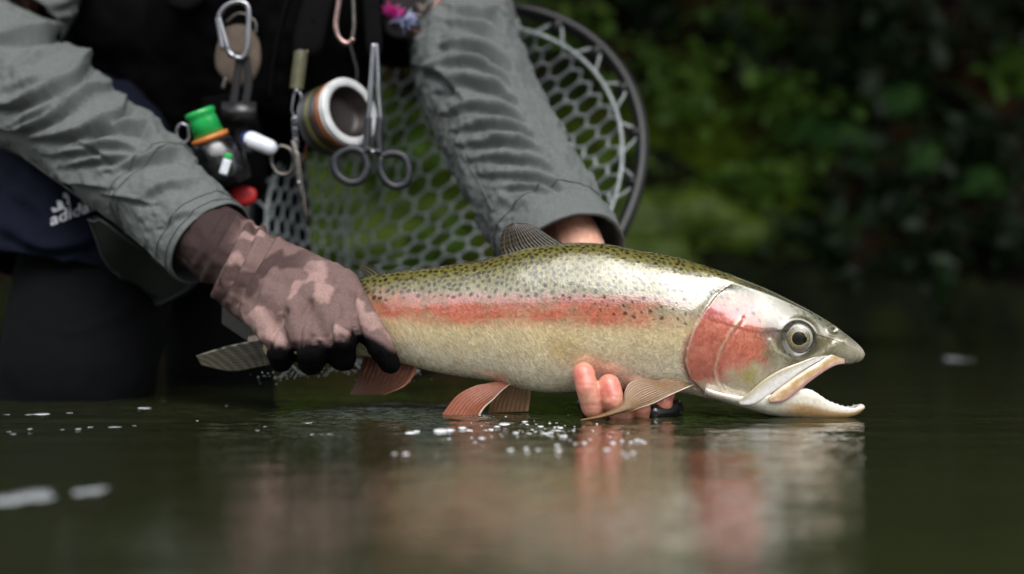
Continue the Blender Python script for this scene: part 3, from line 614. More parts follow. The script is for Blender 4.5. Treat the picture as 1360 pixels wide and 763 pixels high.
# ---------- fins: ribbed membranes with real rays
M_fin = pmat('fin', (.5, .5, .5), vcol=True, rough=.35, coat=.8, coat_rough=.08, scale=300, translucent=.35)
def fin(name, e0, e1, base_lat, tip_lat, colour, rays=14, nu=40, nv=57, thick=1.1, curl=0., part_of=None, lead=None):
    """e0, e1: the two long edges (base -> tip); membrane spans between; colour(u, v, ray) -> rgb"""
    A = smooth_poly(e0, nu); Bq = smooth_poly(e1, nu); V, cc = [], []
    for sgn in (1, -1):
        for i in range(nu):
            u = i/(nu-1)
            for j in range(nv):
                v = j/(nv-1); x, y = A[i]*(1-v)+Bq[i]*v; ray = .5+.5*math.cos(2*math.pi*v*rays); la = base_lat+(tip_lat-base_lat)*u + curl*math.sin(math.pi*v)*math.sin(math.pi*.5*u)
                th_ = thick*(.35+.65*ray)*(1-.75*u)*.5*(1 if 0 < j < nv-1 else .1); V.append(fx(np.float64(x), np.float64(y), la+sgn*th_+.5*ray*(1-.5*u))); cc.append(colour(u, v, ray))
    n = nu*nv; Fc = grid_faces(nu, nv); Fc = Fc + [tuple(i+n for i in f[::-1]) for f in Fc]
    o = obj(name, np.array(V), Fc, M_fin, trout, col=np.array(cc))
    return o
def colr(base, rayc, leadc, spotc=None, seed=0, lead_side=1):
    base, rayc, leadc = map(np.array, (base, rayc, leadc))
    def f(u, v, ray):
        c = base*(1-ray*.6)+rayc*ray*.6; q = (v if lead_side else 1-v); k = float(sstep(.93, .975, q)); c = c*(1-k)+leadc*k
        if spotc is not None:
            s = math.sin(u*27+v*6+seed)*math.sin(v*30+seed*2+u*4+.8*math.sin(u*9)); k2 = float(sstep(.28, .5, abs(s))); c = c*(1-k2)+np.array(spotc)*k2
        return c*(1+.12*math.sin(v*53+u*9))
    return f
lat_p = skin_lat(900, 505)
fin('pectoral_fin', [(890, 495), (872, 503), (850, 501), (833, 505), (825, 516), (822, 530), (806, 540), (786, 546.5), (767, 550)], [(917, 510), (899, 517), (882, 524), (862, 533), (846, 537.5), (834, 541), (812, 546), (790, 550), (766, 553)],
    lat_p-2, lat_p+56, colr(C_(164, 124, 76), C_(84, 60, 34), C_(236, 218, 196), None), 13, curl=8)
fin('pectoral_fin', [(890, 500), (850, 512), (820, 530), (800, 545)], [(910, 512), (880, 535), (850, 552), (805, 556)], -lat_p+2, -lat_p-20, colr(C_(150, 110, 66), C_(110, 84, 50), C_(220, 196, 170)), 13)
lat_v = 16
fin('pelvic_fin', [(664, 505), (650, 508), (630, 512), (607, 525), (586, 552)], [(681, 507), (668, 517), (656, 529), (644, 540), (634, 556)], lat_v, lat_v+18, colr(C_(172, 98, 68), C_(118, 66, 46), C_(240, 224, 208)), 10, curl=6)
fin('pelvic_fin', [(668, 508), (660, 520), (652, 535), (648, 550)], [(704, 512), (705, 522), (704, 533), (702, 548)], -lat_v, -lat_v-6, colr(C_(160, 122, 84), C_(128, 92, 60), C_(190, 150, 116)), 9)
fin('anal_fin', [(484, 472), (478, 492), (472, 510), (465, 524)], [(556, 486), (548, 502), (536, 514), (512, 524)], 2, 8, colr(C_(108, 64, 46), C_(76, 48, 36), C_(176, 112, 84)), 12)
dl = [(753, 326), (738, 318), (724, 309), (712, 301.5), (700, 297), (688, 296)]; dt = [(668, 340), (664, 330), (665, 318), (667, 308), (671, 302), (680, 296.5)]
fin('dorsal_fin', dl, dt, 0, -3, colr(C_(74, 62, 42), C_(62, 52, 36), C_(80, 70, 50), C_(24, 21, 16), 1.3, 0), 16)
fin('adipose_fin', [(506, 365), (497, 358), (488, 354), (478, 353)], [(490, 368), (486, 365), (480, 361), (477, 357)], 0, 0, colr(C_(70, 66, 36), C_(60, 56, 32), C_(40, 38, 24)), 3, 16, 16)
# tail: two lobes, spotted, edge pale
tl = colr(C_(88, 80, 54), C_(78, 72, 48), C_(198, 196, 186), C_(28, 26, 20), .7, 0)
fin('tail_fin', [(372, 446), (340, 452), (300, 461), (266, 472)], [(360, 484), (340, 488), (310, 492), (272, 484)], 4, 22, tl, 18)
fin('tail_fin', [(372, 444), (345, 430), (315, 415), (292, 398)], [(362, 470), (345, 462), (322, 450), (292, 430)], 0, -14, colr(C_(52, 48, 32), C_(44, 41, 28), C_(60, 58, 40), C_(28, 26, 20), .2, 0), 14)
# ================================================================ the angler
def PR(px, py, Y, r): return (np.array(P(px, py, Y)), r*S(Y))      # point + radius in pixels at that distance
person = empty('person', P(200, 560, 1.75), 'person in grey shirt, black vest and navy shorts kneeling in the river with the trout', 'person')
def fabric(name, a, b_, scale=900, rough=.85, bump=.25, **k): return pmat(name, lin(*a), lin(*b_), scale, rough, bump, scale*1.3, .0006, sheen=k.pop('sheen', 0.), spec=.07, **k)
M_black = fabric('black_vest_cloth', (2, 2, 3), (5, 5, 6)); M_shirt = fabric('grey_shirt_cloth', (92, 96, 96), (106, 110, 109), 700, .8, .2)
M_navy = fabric('navy_shorts_cloth', (13, 16, 27), (20, 24, 38)); M_legging = fabric('black_leggings_cloth', (7, 8, 10), (13, 14, 17), 1200)
M_seam = fabric('seam_thread', (88, 93, 91), (100, 106, 103), 900); M_shirt_shaded = fabric('shaded_shirt_cloth', (44, 47, 46), (54, 58, 56), 700)  # flap cloth is a darker shirt copy: the sleeve's shade put into its colour
M_skin_h = pmat('skin', lin(220, 168, 146), lin(208, 148, 126), 90, .45, .25, 900, .0004, sss=.25, sss_r=(.012, .004, .002), contrast=(.3, .7))
M_hat = fabric('dark_cap_cloth', (26, 28, 30), (36, 38, 40)); M_hair = pmat('hair', lin(40, 28, 20), lin(60, 42, 30), 200, .6, .5, 400, .002)
# body: one skin from head to feet, mostly under the clothes
hipR, hipL = PR(150, 230, 1.98, 105), PR(300, 230, 2.0, 100)
parts = chain([PR(225, 190, 2.0, 120), PR(290, 60, 1.92, 125), PR(370, -120, 1.86, 135), PR(385, -210, 1.82, 100), PR(392, -300, 1.76, 55)])
parts += chain([PR(392, -300, 1.76, 58), PR(398, -372, 1.70, 88), PR(402, -425, 1.69, 92)])
parts += chain([PR(385, -215, 1.82, 90), PR(150, -215, 1.84, 62), PR(40, -90, 1.72, 52), PR(-14, 62, 1.60, 46), PR(150, 205, 1.47, 38), PR(285, 325, 1.395, 32)])
parts += chain([PR(385, -215, 1.82, 90), PR(590, -205, 1.82, 62), PR(606, -80, 1.74, 54), PR(612, 30, 1.66, 48), PR(690, 210, 1.485, 38), PR(752, 312, 1.405, 30), PR(768, 360, 1.38, 28)])
parts += chain([hipR, PR(118, 400, 1.64, 75), PR(90, 530, 1.56, 70), PR(95, 580, 1.60, 60), PR(112, 560, 2.05, 50), PR(118, 540, 2.25, 40)])
parts += chain([hipL, PR(300, 400, 1.94, 60), PR(294, 535, 1.90, 52), PR(300, 550, 1.97, 48), PR(310, 540, 2.4, 40)])
parts.append(ball(P(400, -398, 1.60), .020, 10, 7, (.7, 1.3, 1.3)))           # nose
for sg in (-1, 1): parts.append(ball(P(400+sg*92, -395, 1.70), .028, 10, 7, (.45, .8, 1.2)))   # ears
V, Fc, _ = meld(parts, .009, 5); body_o = obj('body', V, Fc, M_skin_h, person)
# face above the frame
for sg in (-1, 1): obj('eye', *ball(P(400+sg*36, -412, 1.612), .012, 12, 8), M_pup, person)
obj('mouth', *tube(smooth_poly([P(372, -345, 1.618), P(400, -341, 1.606), P(428, -345, 1.618)], 9), [.003, .005, .006, .006, .006, .006, .006, .005, .003], 8), pmat('lips', lin(170, 90, 82), lin(186, 104, 94), 60, .4), person)
cv, cf = ball(P(402, -440, 1.70), .098, 24, 16, (1, 1.08, .82)); keep = cv[:, 2] > P(402, -446, 1.7)[2]; 
cap_v = np.where(keep[:, None], cv, cv*[1, 1, 0]+[0, 0, P(402, -446, 1.7)[2]]); cap_o = obj('cap', cap_v, cf, M_hat, person)
a = np.linspace(0, math.pi, 15); c_ = np.array(P(402, -446, 1.70)); rimv = []
for r_, dz in ((.088, 0.002), (.15, -.018)): rimv += [c_+[r_*math.cos(t)*.9, -r_*math.sin(t)*1.05, dz+.012*math.sin(t)] for t in a]
rimv = np.array(rimv); rimv = np.vstack([rimv, rimv+[0, 0, -.004]]); obj('brim', rimv, grid_faces(2, 15)+[tuple(i+30 for i in f[::-1]) for f in grid_faces(2, 15)], M_hat, cap_o)
hv, hf = ball(P(402, -418, 1.712), .092, 20, 14, (1.0, 1.0, 1.05)); hv = hv[:]; keep = (hv[:, 1] > P(402, -418, 1.70)[1]); hv = np.where(keep[:, None], hv*1.0, np.array(P(402, -418, 1.75))+(hv-np.array(P(402, -418, 1.75)))*.6); obj('hair', hv, hf, M_hair, person)
# ---- cloth tubes with real folds
def cloth_tube(name, path, rad, mat, folds=(), noise=(), flat=1., nu=150, nv=170, thick=.0022, parent=person, cap_start=True, rot=0., endcut=None):
    """sweep with fold ridges; folds = (pixel polyline, height m, width px). Returns object, outer verts"""
    Q = smooth_poly([P(*p) for p in path], nu); rr = smooth_poly([(r*S(p[2]),) for r, p in zip(rad, path)], nu)[:, 0]
    V, Fc = tube(Q, rr, nv, False, flat); n = normals(V, Fc); cen = np.repeat(Q, nv, 0); n = np.where(((V-cen)*n).sum(1)[:, None] < 0, -n, n)
    px, py = topix(V); front = n[:, 1] < .25; d = np.zeros(len(V))
    for pl, hgt, wd in folds:
        pl = smooth_poly(pl, 14); dist, side, par = polyd(px, py, pl); tp = np.sin(math.pi*np.clip(par, .04, .96))**.6
        g = np.exp(-(dist/(wd*np.where(side < 0, 2.0, .55)))**1.3)-.75*np.exp(-((dist-wd*1.3)/(wd*.8))**2)*(side > 0); d += 1.7*hgt*g*tp*front
    s = np.repeat(np.linspace(0, 1, nu), nv)
    for sc_, am in noise: d += am*fbm(V*np.array(sc_), 3)
    d *= sstep(1.0, .93, s)*.75+.25
    V = V + n*d[:, None]
    if endcut is not None: V = endcut(V, s)
    inner = V - n*thick; m = len(V); Fi = [tuple(i+m for i in f[::-1]) for f in Fc]; rim = []
    for j in range(nv): a0 = (nu-1)*nv+j; b0_ = (nu-1)*nv+(j+1) % nv; rim.append((a0, b0_, b0_+m, a0+m))
    if cap_start: Fc = Fc + [tuple(range(nv-1, -1, -1))]
    o = obj(name, np.vstack([V, inner]), Fc+Fi+rim, mat, parent); return o, V, n, Q, rr
# right sleeve (its cuff holds the gloved hand)
LF = [([(-20, 140), (30, 137), (70, 120), (110, 92), (128, 70)], .007, 6), ([(-10, 168), (30, 172), (70, 155), (120, 118), (150, 110)], .0065, 5.5), ([(40, 182), (90, 180), (130, 172), (160, 150), (166, 122)], .007, 6),
      ([(110, 190), (140, 172), (190, 168), (208, 185)], .007, 6), ([(20, 165), (60, 150), (75, 135)], .004, 4.5), ([(-10, 52), (40, 48), (90, 44), (112, 50)], .009, 6), ([(90, 100), (110, 80), (100, 55)], .004, 6),
      ([(70, 205), (110, 200), (150, 192), (190, 200)], .005, 5), ([(90, 220), (130, 212), (180, 206)], .004, 4.5), ([(60, 225), (100, 240), (150, 250)], .004, 4.5), ([(150, 225), (190, 212), (230, 205), (255, 215)], .006, 6),
      ([(20, 95), (55, 70), (90, 62)], .003, 8), ([(190, 262), (220, 245), (260, 240)], .0035, 6), ([(215, 300), (240, 285), (270, 280), (290, 262)], .0035, 5), ([(130, 255), (165, 262), (200, 270)], .003, 4), ([(100, 185), (130, 200), (150, 215)], .003, 4), ([(0, 120), (40, 105), (80, 96)], .003, 7)]
sl, SV, Sn, SQ, Sr = cloth_tube('sleeve', [(-70, 20, 1.66), (-2, 92, 1.58), (92, 160, 1.50), (190, 242, 1.44), (280, 324, 1.397)], [80, 84, 73, 66, 65], M_shirt, LF, nu=300, nv=280, noise=[((26, 26, 26), .007), ((70, 70, 70), .0022), ((160, 160, 160), .0007)])
cloth_tube('sleeve', [(105, -235, 1.80), (65, -130, 1.74), (22, -25, 1.65), (5, 40, 1.60)], [92, 90, 84, 74], M_shirt, [([(0, 22), (50, 28), (95, 20)], .008, 6), ([(20, 5), (60, 10), (98, 0)], .006, 5)], [((22, 22, 30), .008)], nu=70, nv=90)
def seam_ring(o, V, nrm, s, nv, nu, rad, mat, lift=.0006, name='seam'):
    i = int(s*(nu-1)); ring = V[i*nv:(i+1)*nv]+nrm[i*nv:(i+1)*nv]*lift; obj(name, *tube(ring, rad, 6, closed=True), mat, o)
for s in (.985, .955, .80, .785): seam_ring(sl, SV, Sn, s, 280, 300, .0007, M_seam)
def seam_path(o, V, nrm, pts, rad, mat, bv, lift=.0007, n=40):
    q = smooth_poly(pts, n); out = []
    for x, y in q:
        d = (P(x, y, 1)-Vector((0, 0, CH))).normalized(); h = bv.ray_cast(Vector((0, 0, CH)), d)
        if h[0]: out.append(h[0]-d*lift)
    if len(out) > 3: obj('seam', *tube(out, rad, 6), mat, o)
def bvh_of(V, nu, nv): return BVHTree.FromPolygons(V.tolist(), grid_faces(nu, nv, True))
b1 = bvh_of(SV, 300, 280)
for pts in ([(5, 185), (60, 232), (120, 272), (180, 318), (232, 366)], [(0, 197), (55, 246), (110, 284), (170, 328), (224, 371)]  , ): seam_path(sl, SV, Sn, pts, .0009, M_seam, b1)
d_b = (P(83, 252, 1)-Vector((0, 0, CH))).normalized(); hb = b1.ray_cast(Vector((0, 0, CH)), d_b)
if hb[0]: obj('button', *lathe([(0, .0022), (.0035, .0022), (.0045, .0028), (.0055, .002), (.0055, 0), (0, 0)], 20, Matrix.Translation(hb[0]-d_b*.001) @ hb[1].to_track_quat('Z', 'Y').to_matrix().to_4x4()), pmat('shirt_button', lin(58, 62, 60), lin(70, 74, 72), 300, .4), sl)
# open sleeve placket hanging below the cuff
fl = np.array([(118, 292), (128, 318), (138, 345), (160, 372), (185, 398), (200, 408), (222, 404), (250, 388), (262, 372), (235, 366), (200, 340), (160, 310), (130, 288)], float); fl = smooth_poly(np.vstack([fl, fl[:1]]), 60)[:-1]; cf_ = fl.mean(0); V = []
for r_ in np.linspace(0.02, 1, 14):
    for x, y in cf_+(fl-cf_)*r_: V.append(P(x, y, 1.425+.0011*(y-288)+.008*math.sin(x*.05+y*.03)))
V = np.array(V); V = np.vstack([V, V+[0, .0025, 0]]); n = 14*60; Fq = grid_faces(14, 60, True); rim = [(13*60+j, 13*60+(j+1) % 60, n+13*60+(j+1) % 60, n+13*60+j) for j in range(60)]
fo = obj('cuff_flap', V, Fq+[tuple(i+n for i in f[::-1]) for f in Fq]+rim, M_shirt_shaded, sl); obj('seam', *tube(V[12*60:13*60]-[0, .001, 0], .0007, 6, closed=True), M_seam, fo)
# left sleeve (to the hand under the belly)
RF = [([(640, 232), (690, 232), (730, 240), (752, 252)], .0045, 4.5), ([(628, 212), (670, 208), (712, 216), (738, 230)], .005, 4.5), ([(615, 192), (660, 186), (700, 192), (728, 208)], .0055, 4.5), ([(604, 172), (650, 164), (690, 170), (718, 190)], .0055, 4.5), ([(594, 150), (630, 140), (675, 146), (708, 170)], .006, 5),
      ([(585, 120), (620, 108), (665, 118), (695, 150)], .007, 5), ([(572, 95), (610, 82), (655, 92), (688, 128)], .007, 5), ([(660, 250), (700, 248), (740, 256)], .0035, 4), ([(590, 60), (630, 62), (668, 85), (684, 105)], .008, 6), ([(600, 30), (640, 40), (668, 60)], .007, 6), ([(645, 20), (660, 30), (668, 50)], .006, 5), ([(600, 10), (640, 20), (662, 22)], .006, 6), ([(560, 90), (590, 100), (610, 125)], .006, 6)]
sr, RV, Rn, RQ, Rr = cloth_tube('sleeve', [(602, -210, 1.82), (606, -80, 1.74), (610, 30, 1.66), (640, 130, 1.57), (692, 232, 1.475), (754, 346, 1.388)], [96, 84, 72, 76, 78, 80], M_shirt, RF, nu=340, nv=280, noise=[((30, 30, 40), .007), ((80, 80, 80), .0022), ((160, 160, 160), .0007)])
for s in (.988, .93): seam_ring(sr, RV, Rn, s, 280, 340, .0008, M_seam)
b2 = bvh_of(RV, 340, 280)
seam_path(sr, RV, Rn, [(598, 160), (612, 200), (640, 250), (655, 280)], .001, M_seam, b2)
# cuff band of the left sleeve: a turned-up edge
i0 = int(.945*339); cb = (RV+Rn*.0016)[i0*280:]; nrow = len(cb)//280; cin = cb-Rn[i0*280:]*.003; m = len(cb); fq = grid_faces(nrow, 280, True)
obj('cuff', np.vstack([cb, cin]), fq+[tuple(i+m for i in f[::-1]) for f in fq]+[((nrow-1)*280+j, (nrow-1)*280+(j+1) % 280, m+(nrow-1)*280+(j+1) % 280, m+(nrow-1)*280+j) for j in range(280)]+[((j+1) % 280, j, m+j, m+(j+1) % 280) for j in range(280)], M_shirt, sr)
# shirt trunk + vest
V, Fc, nv_ = meld(chain([PR(225, 150, 1.97, 135), PR(285, 90, 1.90, 150), PR(352, -60, 1.85, 165), PR(385, -200, 1.82, 120), PR(390, -265, 1.79, 70)]) + chain([PR(385, -215, 1.82, 105), PR(120, -215, 1.83, 85)]) + chain([PR(385, -215, 1.82, 105), PR(600, -205, 1.82, 85)]), .009, 6)
V = V+nv_*(.012*fbm(V*16, 3))[:, None]; obj('shirt', V, Fc, M_shirt, person)
V, Fc, nv_ = meld(chain([PR(250, 130, 1.84, 135), PR(300, 120, 1.76, 128), PR(350, 0, 1.72, 150), PR(380, -160, 1.76, 130)]) + chain([PR(300, 120, 1.76, 120), PR(385, 95, 1.70, 105), PR(430, -10, 1.68, 110)]) + chain([PR(430, -40, 1.68, 100), PR(545, -30, 1.70, 100), PR(560, -130, 1.76, 80)]) + chain([PR(200, 40, 1.78, 120), PR(170, -120, 1.8, 110)]), .007, 6)
V = V+nv_*(.010*fbm(V*18+3, 3)+.003*fbm(V*60, 2))[:, None]; vest = obj('vest', V, Fc, M_black, person)
vest_bvh = BVHTree.FromPolygons(V.tolist(), Fc)
def front(px, py, dflt=1.55, lift=.004):
    d = (P(px, py, 1)-Vector((0, 0, CH))).normalized(); h = vest_bvh.ray_cast(Vector((0, 0, CH)), d); return (h[0].y if h[0] else dflt)-lift
M_pocket = fabric('charcoal_pocket_cloth', (9, 9, 11), (17, 17, 19))
def pad(name, poly, depth, thick, mat, parent, lift=.004, rnd=.8):
    """a soft panel following a pixel outline at its own depth"""
    pl = smooth_poly(np.vstack([poly, poly[:1]]), 48)[:-1]; c = pl.mean(0); V = []
    for r_, z in ((.05, 1), (.5, 1), (.8, .92), (.94, .7), (1, .3), (1, -.4), (.05, -.5)): V += [P(*(c+(pl-c)*r_), depth-thick*z) for _ in (0,) for pl_ in (0,) for c_ in (0,)] if False else [P(x, y, depth-thick*z) for x, y in c+(pl-c)*r_]
    return obj(name, np.array(V), grid_faces(7, 48, True), mat, parent)
pad('chest_flap', np.array([(418, -40), (448, -30), (436, 30), (425, 72), (402, 78), (388, 68), (396, 20)], float), front(420, 30)-.004, .012, M_pocket, vest)
pad('chest_pocket', np.array([(505, 40), (560, 45), (612, 35), (606, 70), (560, 86), (512, 88)], float), front(555, 60)-.01, .02, M_black, vest)
pad('pouch', np.array([(215, -30), (262, -28), (270, 0), (258, 14), (240, 16), (222, 6)], float), front(243, 0)-.01, .02, M_pocket, vest)
pad('strap', np.array([(478, -60), (498, -60), (506, 20), (507, 72), (488, 74), (482, 10)], float), front(495, 10)-.014, .006, M_pocket, vest)
pad('side_pocket', np.array([(268, 130), (330, 128), (352, 200), (348, 262), (300, 258), (262, 210)], float), 1.60, .03, M_black, vest)
obj('zip', *tube(smooth_poly([P(396, -40, front(396, -40)), P(376, 20, front(376, 20)), P(362, 90, front(362, 90)), P(358, 130, front(358, 130))], 30), .0022, 6), M_pocket, vest)
# shorts
SF = [([(0, 300), (60, 330), (120, 320), (150, 300)], .006, 8), ([(0, 340), (50, 352), (110, 338)], .006, 7), ([(0, 250), (40, 270), (70, 300)], .005, 8), ([(60, 215), (100, 250), (120, 290)], .004, 8)]
sh, HV, Hn, HQ, Hr = cloth_tube('shorts', [(175, 190, 1.98), (150, 215, 1.82), (118, 258, 1.67), (98, 315, 1.61), (88, 362, 1.60)], [120, 132, 138, 132, 126], M_navy, SF, [((20, 20, 20), .010), ((50, 50, 50), .002)], nu=110, nv=130)
cloth_tube('shorts', [(215, 60, 2.05), (262, 170, 2.02), (300, 300, 1.96), (300, 360, 1.94)], [130, 130, 112, 100], M_navy, (), [((20, 20, 20), .010)], nu=50, nv=60)
seam_ring(sh, HV, Hn, .985, 130, 110, .0009, M_navy)
V, Fc, nl_ = meld(chain([PR(150, 270, 1.88, 112), PR(130, 360, 1.62, 105), PR(102, 500, 1.525, 104), PR(84, 570, 1.53, 94), PR(110, 590, 1.62, 78), PR(118, 560, 2.0, 60)]), .006, 5)
lf = smooth_poly([(45, 425), (90, 440), (160, 420)], 10); px_, py_ = topix(V); V = V+nl_*(.002*fbm(V*40, 3)+.004*np.exp(-(polyd(px_, py_, lf)[0]/8)**2)*(nl_[:, 1] < 0))[:, None]
obj('legging', V, Fc, M_legging, person)
V, Fc, nl_ = meld(chain([PR(296, 300, 1.97, 82), PR(292, 480, 1.87, 74), PR(298, 560, 1.92, 66)]), .008, 5); obj('legging', V, Fc, M_legging, person)
# printed sports logo on the shorts: three slanted bars over lower-case lettering
b3 = bvh_of(HV, 110, 130); M_white = fabric('white_print', (196, 198, 206), (178, 180, 190), 1400, .7)
def project(V2, Fc, bv, lift, name, mat, parent):
    out = []
    for x, y, z in V2:
        d = (P(x, y, 1)-Vector((0, 0, CH))).normalized(); h = bv.ray_cast(Vector((0, 0, CH)), d); q_ = h[0] if h[0] else P(x, y, 1.56); out.append(q_-d*(lift if z >= 0 else -.001))
    return obj(name, np.array(out), Fc, mat, parent)
def text_mesh(s, size):
    cu = bpy.data.curves.new('t', 'FONT'); cu.body = s; cu.size = size; cu.offset = size*.018; ob = bpy.data.objects.new('t', cu); COL.objects.link(ob); dg = bpy.context.evaluated_depsgraph_get(); dg.update(); me = bpy.data.meshes.new_from_object(ob.evaluated_get(dg))
    v = np.array([list(q_.co) for q_ in me.vertices]); f = [tuple(p.vertices) for p in me.polygons]; bpy.data.objects.remove(ob); bpy.data.meshes.remove(me); return v, f
ca, sa = math.cos(R(20)), math.sin(R(20))
def lg(u, v): return (67+u*ca+v*sa*.0, 300-u*sa-v*ca)       # logo frame: baseline rises to the right
v, f = text_mesh('adidas', 27); v2 = [(*lg(a[0]*.98, a[1]*.86), 0) for a in v]; project(v2, f, b3, .0012, 'logo_lettering', M_white, sh)
for u0, u1, v0, v1 in ((2, 10, 17, 25), (9, 18, 17, 32), (17, 27, 17, 40)):
    q4 = [(*lg(*p_), 0) for p_ in ((u0+2, v0), (u0+11, v0), (u1-2, v1-3), (u1-9, v1))]; project(q4, [(0, 1, 2, 3)], b3, .0012, 'logo_bar', M_white, sh)
# ---- gloved right hand round the tail
M_glove = pmat('camo_glove_cloth', (.3, .3, .3), vcol=True, rough=.85, scale=500, bump=.35, bscale=900, bdist=.0006, spec=.06)
parts = chain([PR(205, 262, 1.43, 50), PR(262, 305, 1.40, 50), PR(318, 345, 1.365, 50), PR(360, 372, 1.335, 50)])
kn = {'i': (452, 382, 1.292, 27), 'm': (428, 402, 1.275, 29), 'r': (395, 418, 1.272, 28), 'p': (360, 428, 1.288, 25)}
for k, wr in (('i', (345, 345, 1.345, 38)), ('m', (340, 358, 1.335, 38)), ('r', (330, 372, 1.335, 36)), ('p', (318, 382, 1.345, 34))): parts += chain([PR(*wr), PR(*kn[k])])
parts += chain([PR(*kn['i']), PR(482, 424, 1.263, 21), PR(503, 458, 1.258, 18.5), PR(517, 482, 1.266, 15.5)])
parts += chain([PR(*kn['m']), PR(453, 452, 1.252, 21), PR(455, 477, 1.272, 18), PR(446, 470, 1.305, 15)])
parts += chain([PR(*kn['r']), PR(413, 464, 1.250, 21), PR(414, 482, 1.272, 18), PR(408, 472, 1.305, 15)])
parts += chain([PR(*kn['p']), PR(372, 464, 1.266, 19), PR(374, 479, 1.285, 16), PR(372, 468, 1.31, 13)])
parts += chain([PR(350, 352, 1.375, 32), PR(408, 372, 1.378, 26), PR(448, 402, 1.372, 20), PR(470, 430, 1.366, 16)])
V, Fc, gn = meld(parts, .0021, 5, .5)
px_, py_ = topix(V); frt = gn[:, 1] < .2
def ridge(pl, hgt, wd): return hgt*np.exp(-(polyd(px_, py_, smooth_poly(pl, 12))[0]/wd)**2)
dd = .0022*fbm(V*55, 3)+.0007*fbm(V*140, 2)
for pl, hg, wd in (([(330, 300), (310, 345), (288, 392)], .005, 6), ([(348, 306), (330, 350), (305, 400)], .0045, 5), ([(315, 292), (295, 330), (272, 370)], .0045, 5), ([(370, 318), (345, 360), (322, 400)], .0025, 5), ([(300, 290), (280, 322), (262, 350)], .003, 5), ([(450, 375), (440, 410), (445, 440)], .0022, 6), ([(478, 388), (466, 420), (474, 448)], .002, 5), ([(425, 395), (405, 425), (400, 450)], .0022, 7), ([(380, 330), (356, 372), (340, 410)], .0016, 4)): dd += ridge(pl, hg, wd)*frt
for pl, hg, wd in (([(444, 392), (440, 420), (436, 456)], -.0045, 5), ([(412, 404), (402, 430), (394, 462)], -.0045, 5), ([(378, 412), (366, 436), (352, 462)], -.004, 5), ([(468, 392), (470, 425), (482, 462)], -.005, 5), ([(322, 300), (302, 340), (280, 384)], -.003, 3.5), ([(340, 306), (320, 350), (297, 398)], -.003, 3.5), ([(362, 316), (338, 360), (314, 402)], -.003, 4)): dd += ridge(pl, hg, wd)*frt
V = V+gn*dd[:, None]
nA = fbm(V*[26, 26, 26]+2.2, 4, .55); nB = fbm(V*[20, 20, 20]+9, 3); g = np.tile(C_(112, 92, 89), (len(V), 1)); nC = fbm(V*[15, 15, 15]+5.7, 3); g = mixa(g, C_(172, 142, 136), sstep(.0, .05, nC+.25*nA)*.6); g = mixa(g, C_(66, 52, 51), sstep(.0, .10, nB)*(1-sstep(380, 440, px_))*.85)
g = mixa(g, C_(62, 50, 50), sstep(330, 285, px_+(py_-330)*.6+20*nB)); g = mixa(g, C_(200, 170, 164), (fbm(V*160, 1) > .52)*.6*(py_ < 400)*1.)
tipm = sstep(452, 462, py_ + 10*fbm(V*90, 2) - 0.0*(px_-420) - sstep(455, 475, px_)*0); tipm = np.where((px_ > 466), sstep(446, 458, py_-.45*(px_-495)+8*nB), sstep(432, 460, py_+.10*(400-px_)+26*nB+16*fbm(V*110, 3)))
g = mixa(g, C_(9, 9, 10), tipm)
glove = obj('glove', V, Fc, M_glove, person, col=g)
obj('seam', *tube(smooth_poly([P(505, 462, 1.236), P(512, 474, 1.238), P(513, 487, 1.2435)], 8), .0006, 5), M_pocket, glove)
# ---- bare left hand cupping the belly, fingerless black glove
hand = [((775, 496, 1.231, 15.4), (779, 514, 1.227, 15.0), (787, 541, 1.234, 15.6), (806, 552, 1.262, 17), (815, 540, 1.30, 22)),
        ((809, 512, 1.230, 15.6), (814, 530, 1.226, 15.2), (825, 551, 1.234, 15.8), (838, 553, 1.265, 17), (832, 540, 1.30, 22)),
        ((846, 522, 1.238, 15.5), (850, 541, 1.234, 15.5), (856, 553, 1.246, 16.5), (862, 553, 1.27, 17), (850, 540, 1.30, 22)),
        ((884, 520, 1.244, 13.5), (879, 534, 1.24, 14), (882, 549, 1.252, 15), (884, 551, 1.275, 16), (866, 540, 1.30, 20))]
parts = []
for f_ in hand: parts += chain([PR(*q_) for q_ in f_])
parts += chain([PR(830, 542, 1.305, 34), PR(822, 520, 1.335, 40), PR(802, 450, 1.36, 40), PR(782, 370, 1.372, 36), PR(764, 318, 1.395, 35), PR(748, 290, 1.42, 34)])
parts += chain([PR(850, 520, 1.325, 24), PR(890, 480, 1.335, 20), PR(905, 450, 1.33, 16)])
V, Fc, hn = meld(parts, .0014, 4, .5); px_, py_ = topix(V); g = np.tile(C_(220, 166, 144), (len(V), 1)); tipr = np.zeros(len(V))
for f_ in hand: tipr = np.maximum(tipr, np.exp(-(((px_-f_[0][0])/17)**2+((py_-f_[0][1]-4)/20)**2)))
nS = fbm(V*120, 3); g = mixa(g, C_(200, 90, 76), np.clip(tipr*(1+.6*nS), 0, 1)*.85); g = mixa(g, C_(190, 120, 98), sstep(525, 550, py_)*.6)
for f_ in hand:        # creases at the finger joints
    for k in (1, 2):
        cx, cy = f_[k][0], f_[k][1]; V = V-hn*(.0003*np.exp(-(((py_-cy+3)/2.2)**2+((px_-cx)/16)**2)))[:, None]; g = mixa(g, C_(150, 74, 62), .45*np.exp(-(((py_-cy+3)/1.8)**2+((px_-cx)/14)**2)))
V = V+hn*(.0003*nS)[:, None]
M_hand = pmat('hand_skin', (.5, .5, .5), vcol=True, rough=.38, scale=260, bump=.2, bscale=1200, bdist=.0003, sss=.3, sss_r=(.01, .004, .002), coat=.5, coat_rough=.15)
ho = obj('hand', V, Fc, M_hand, person, col=g)
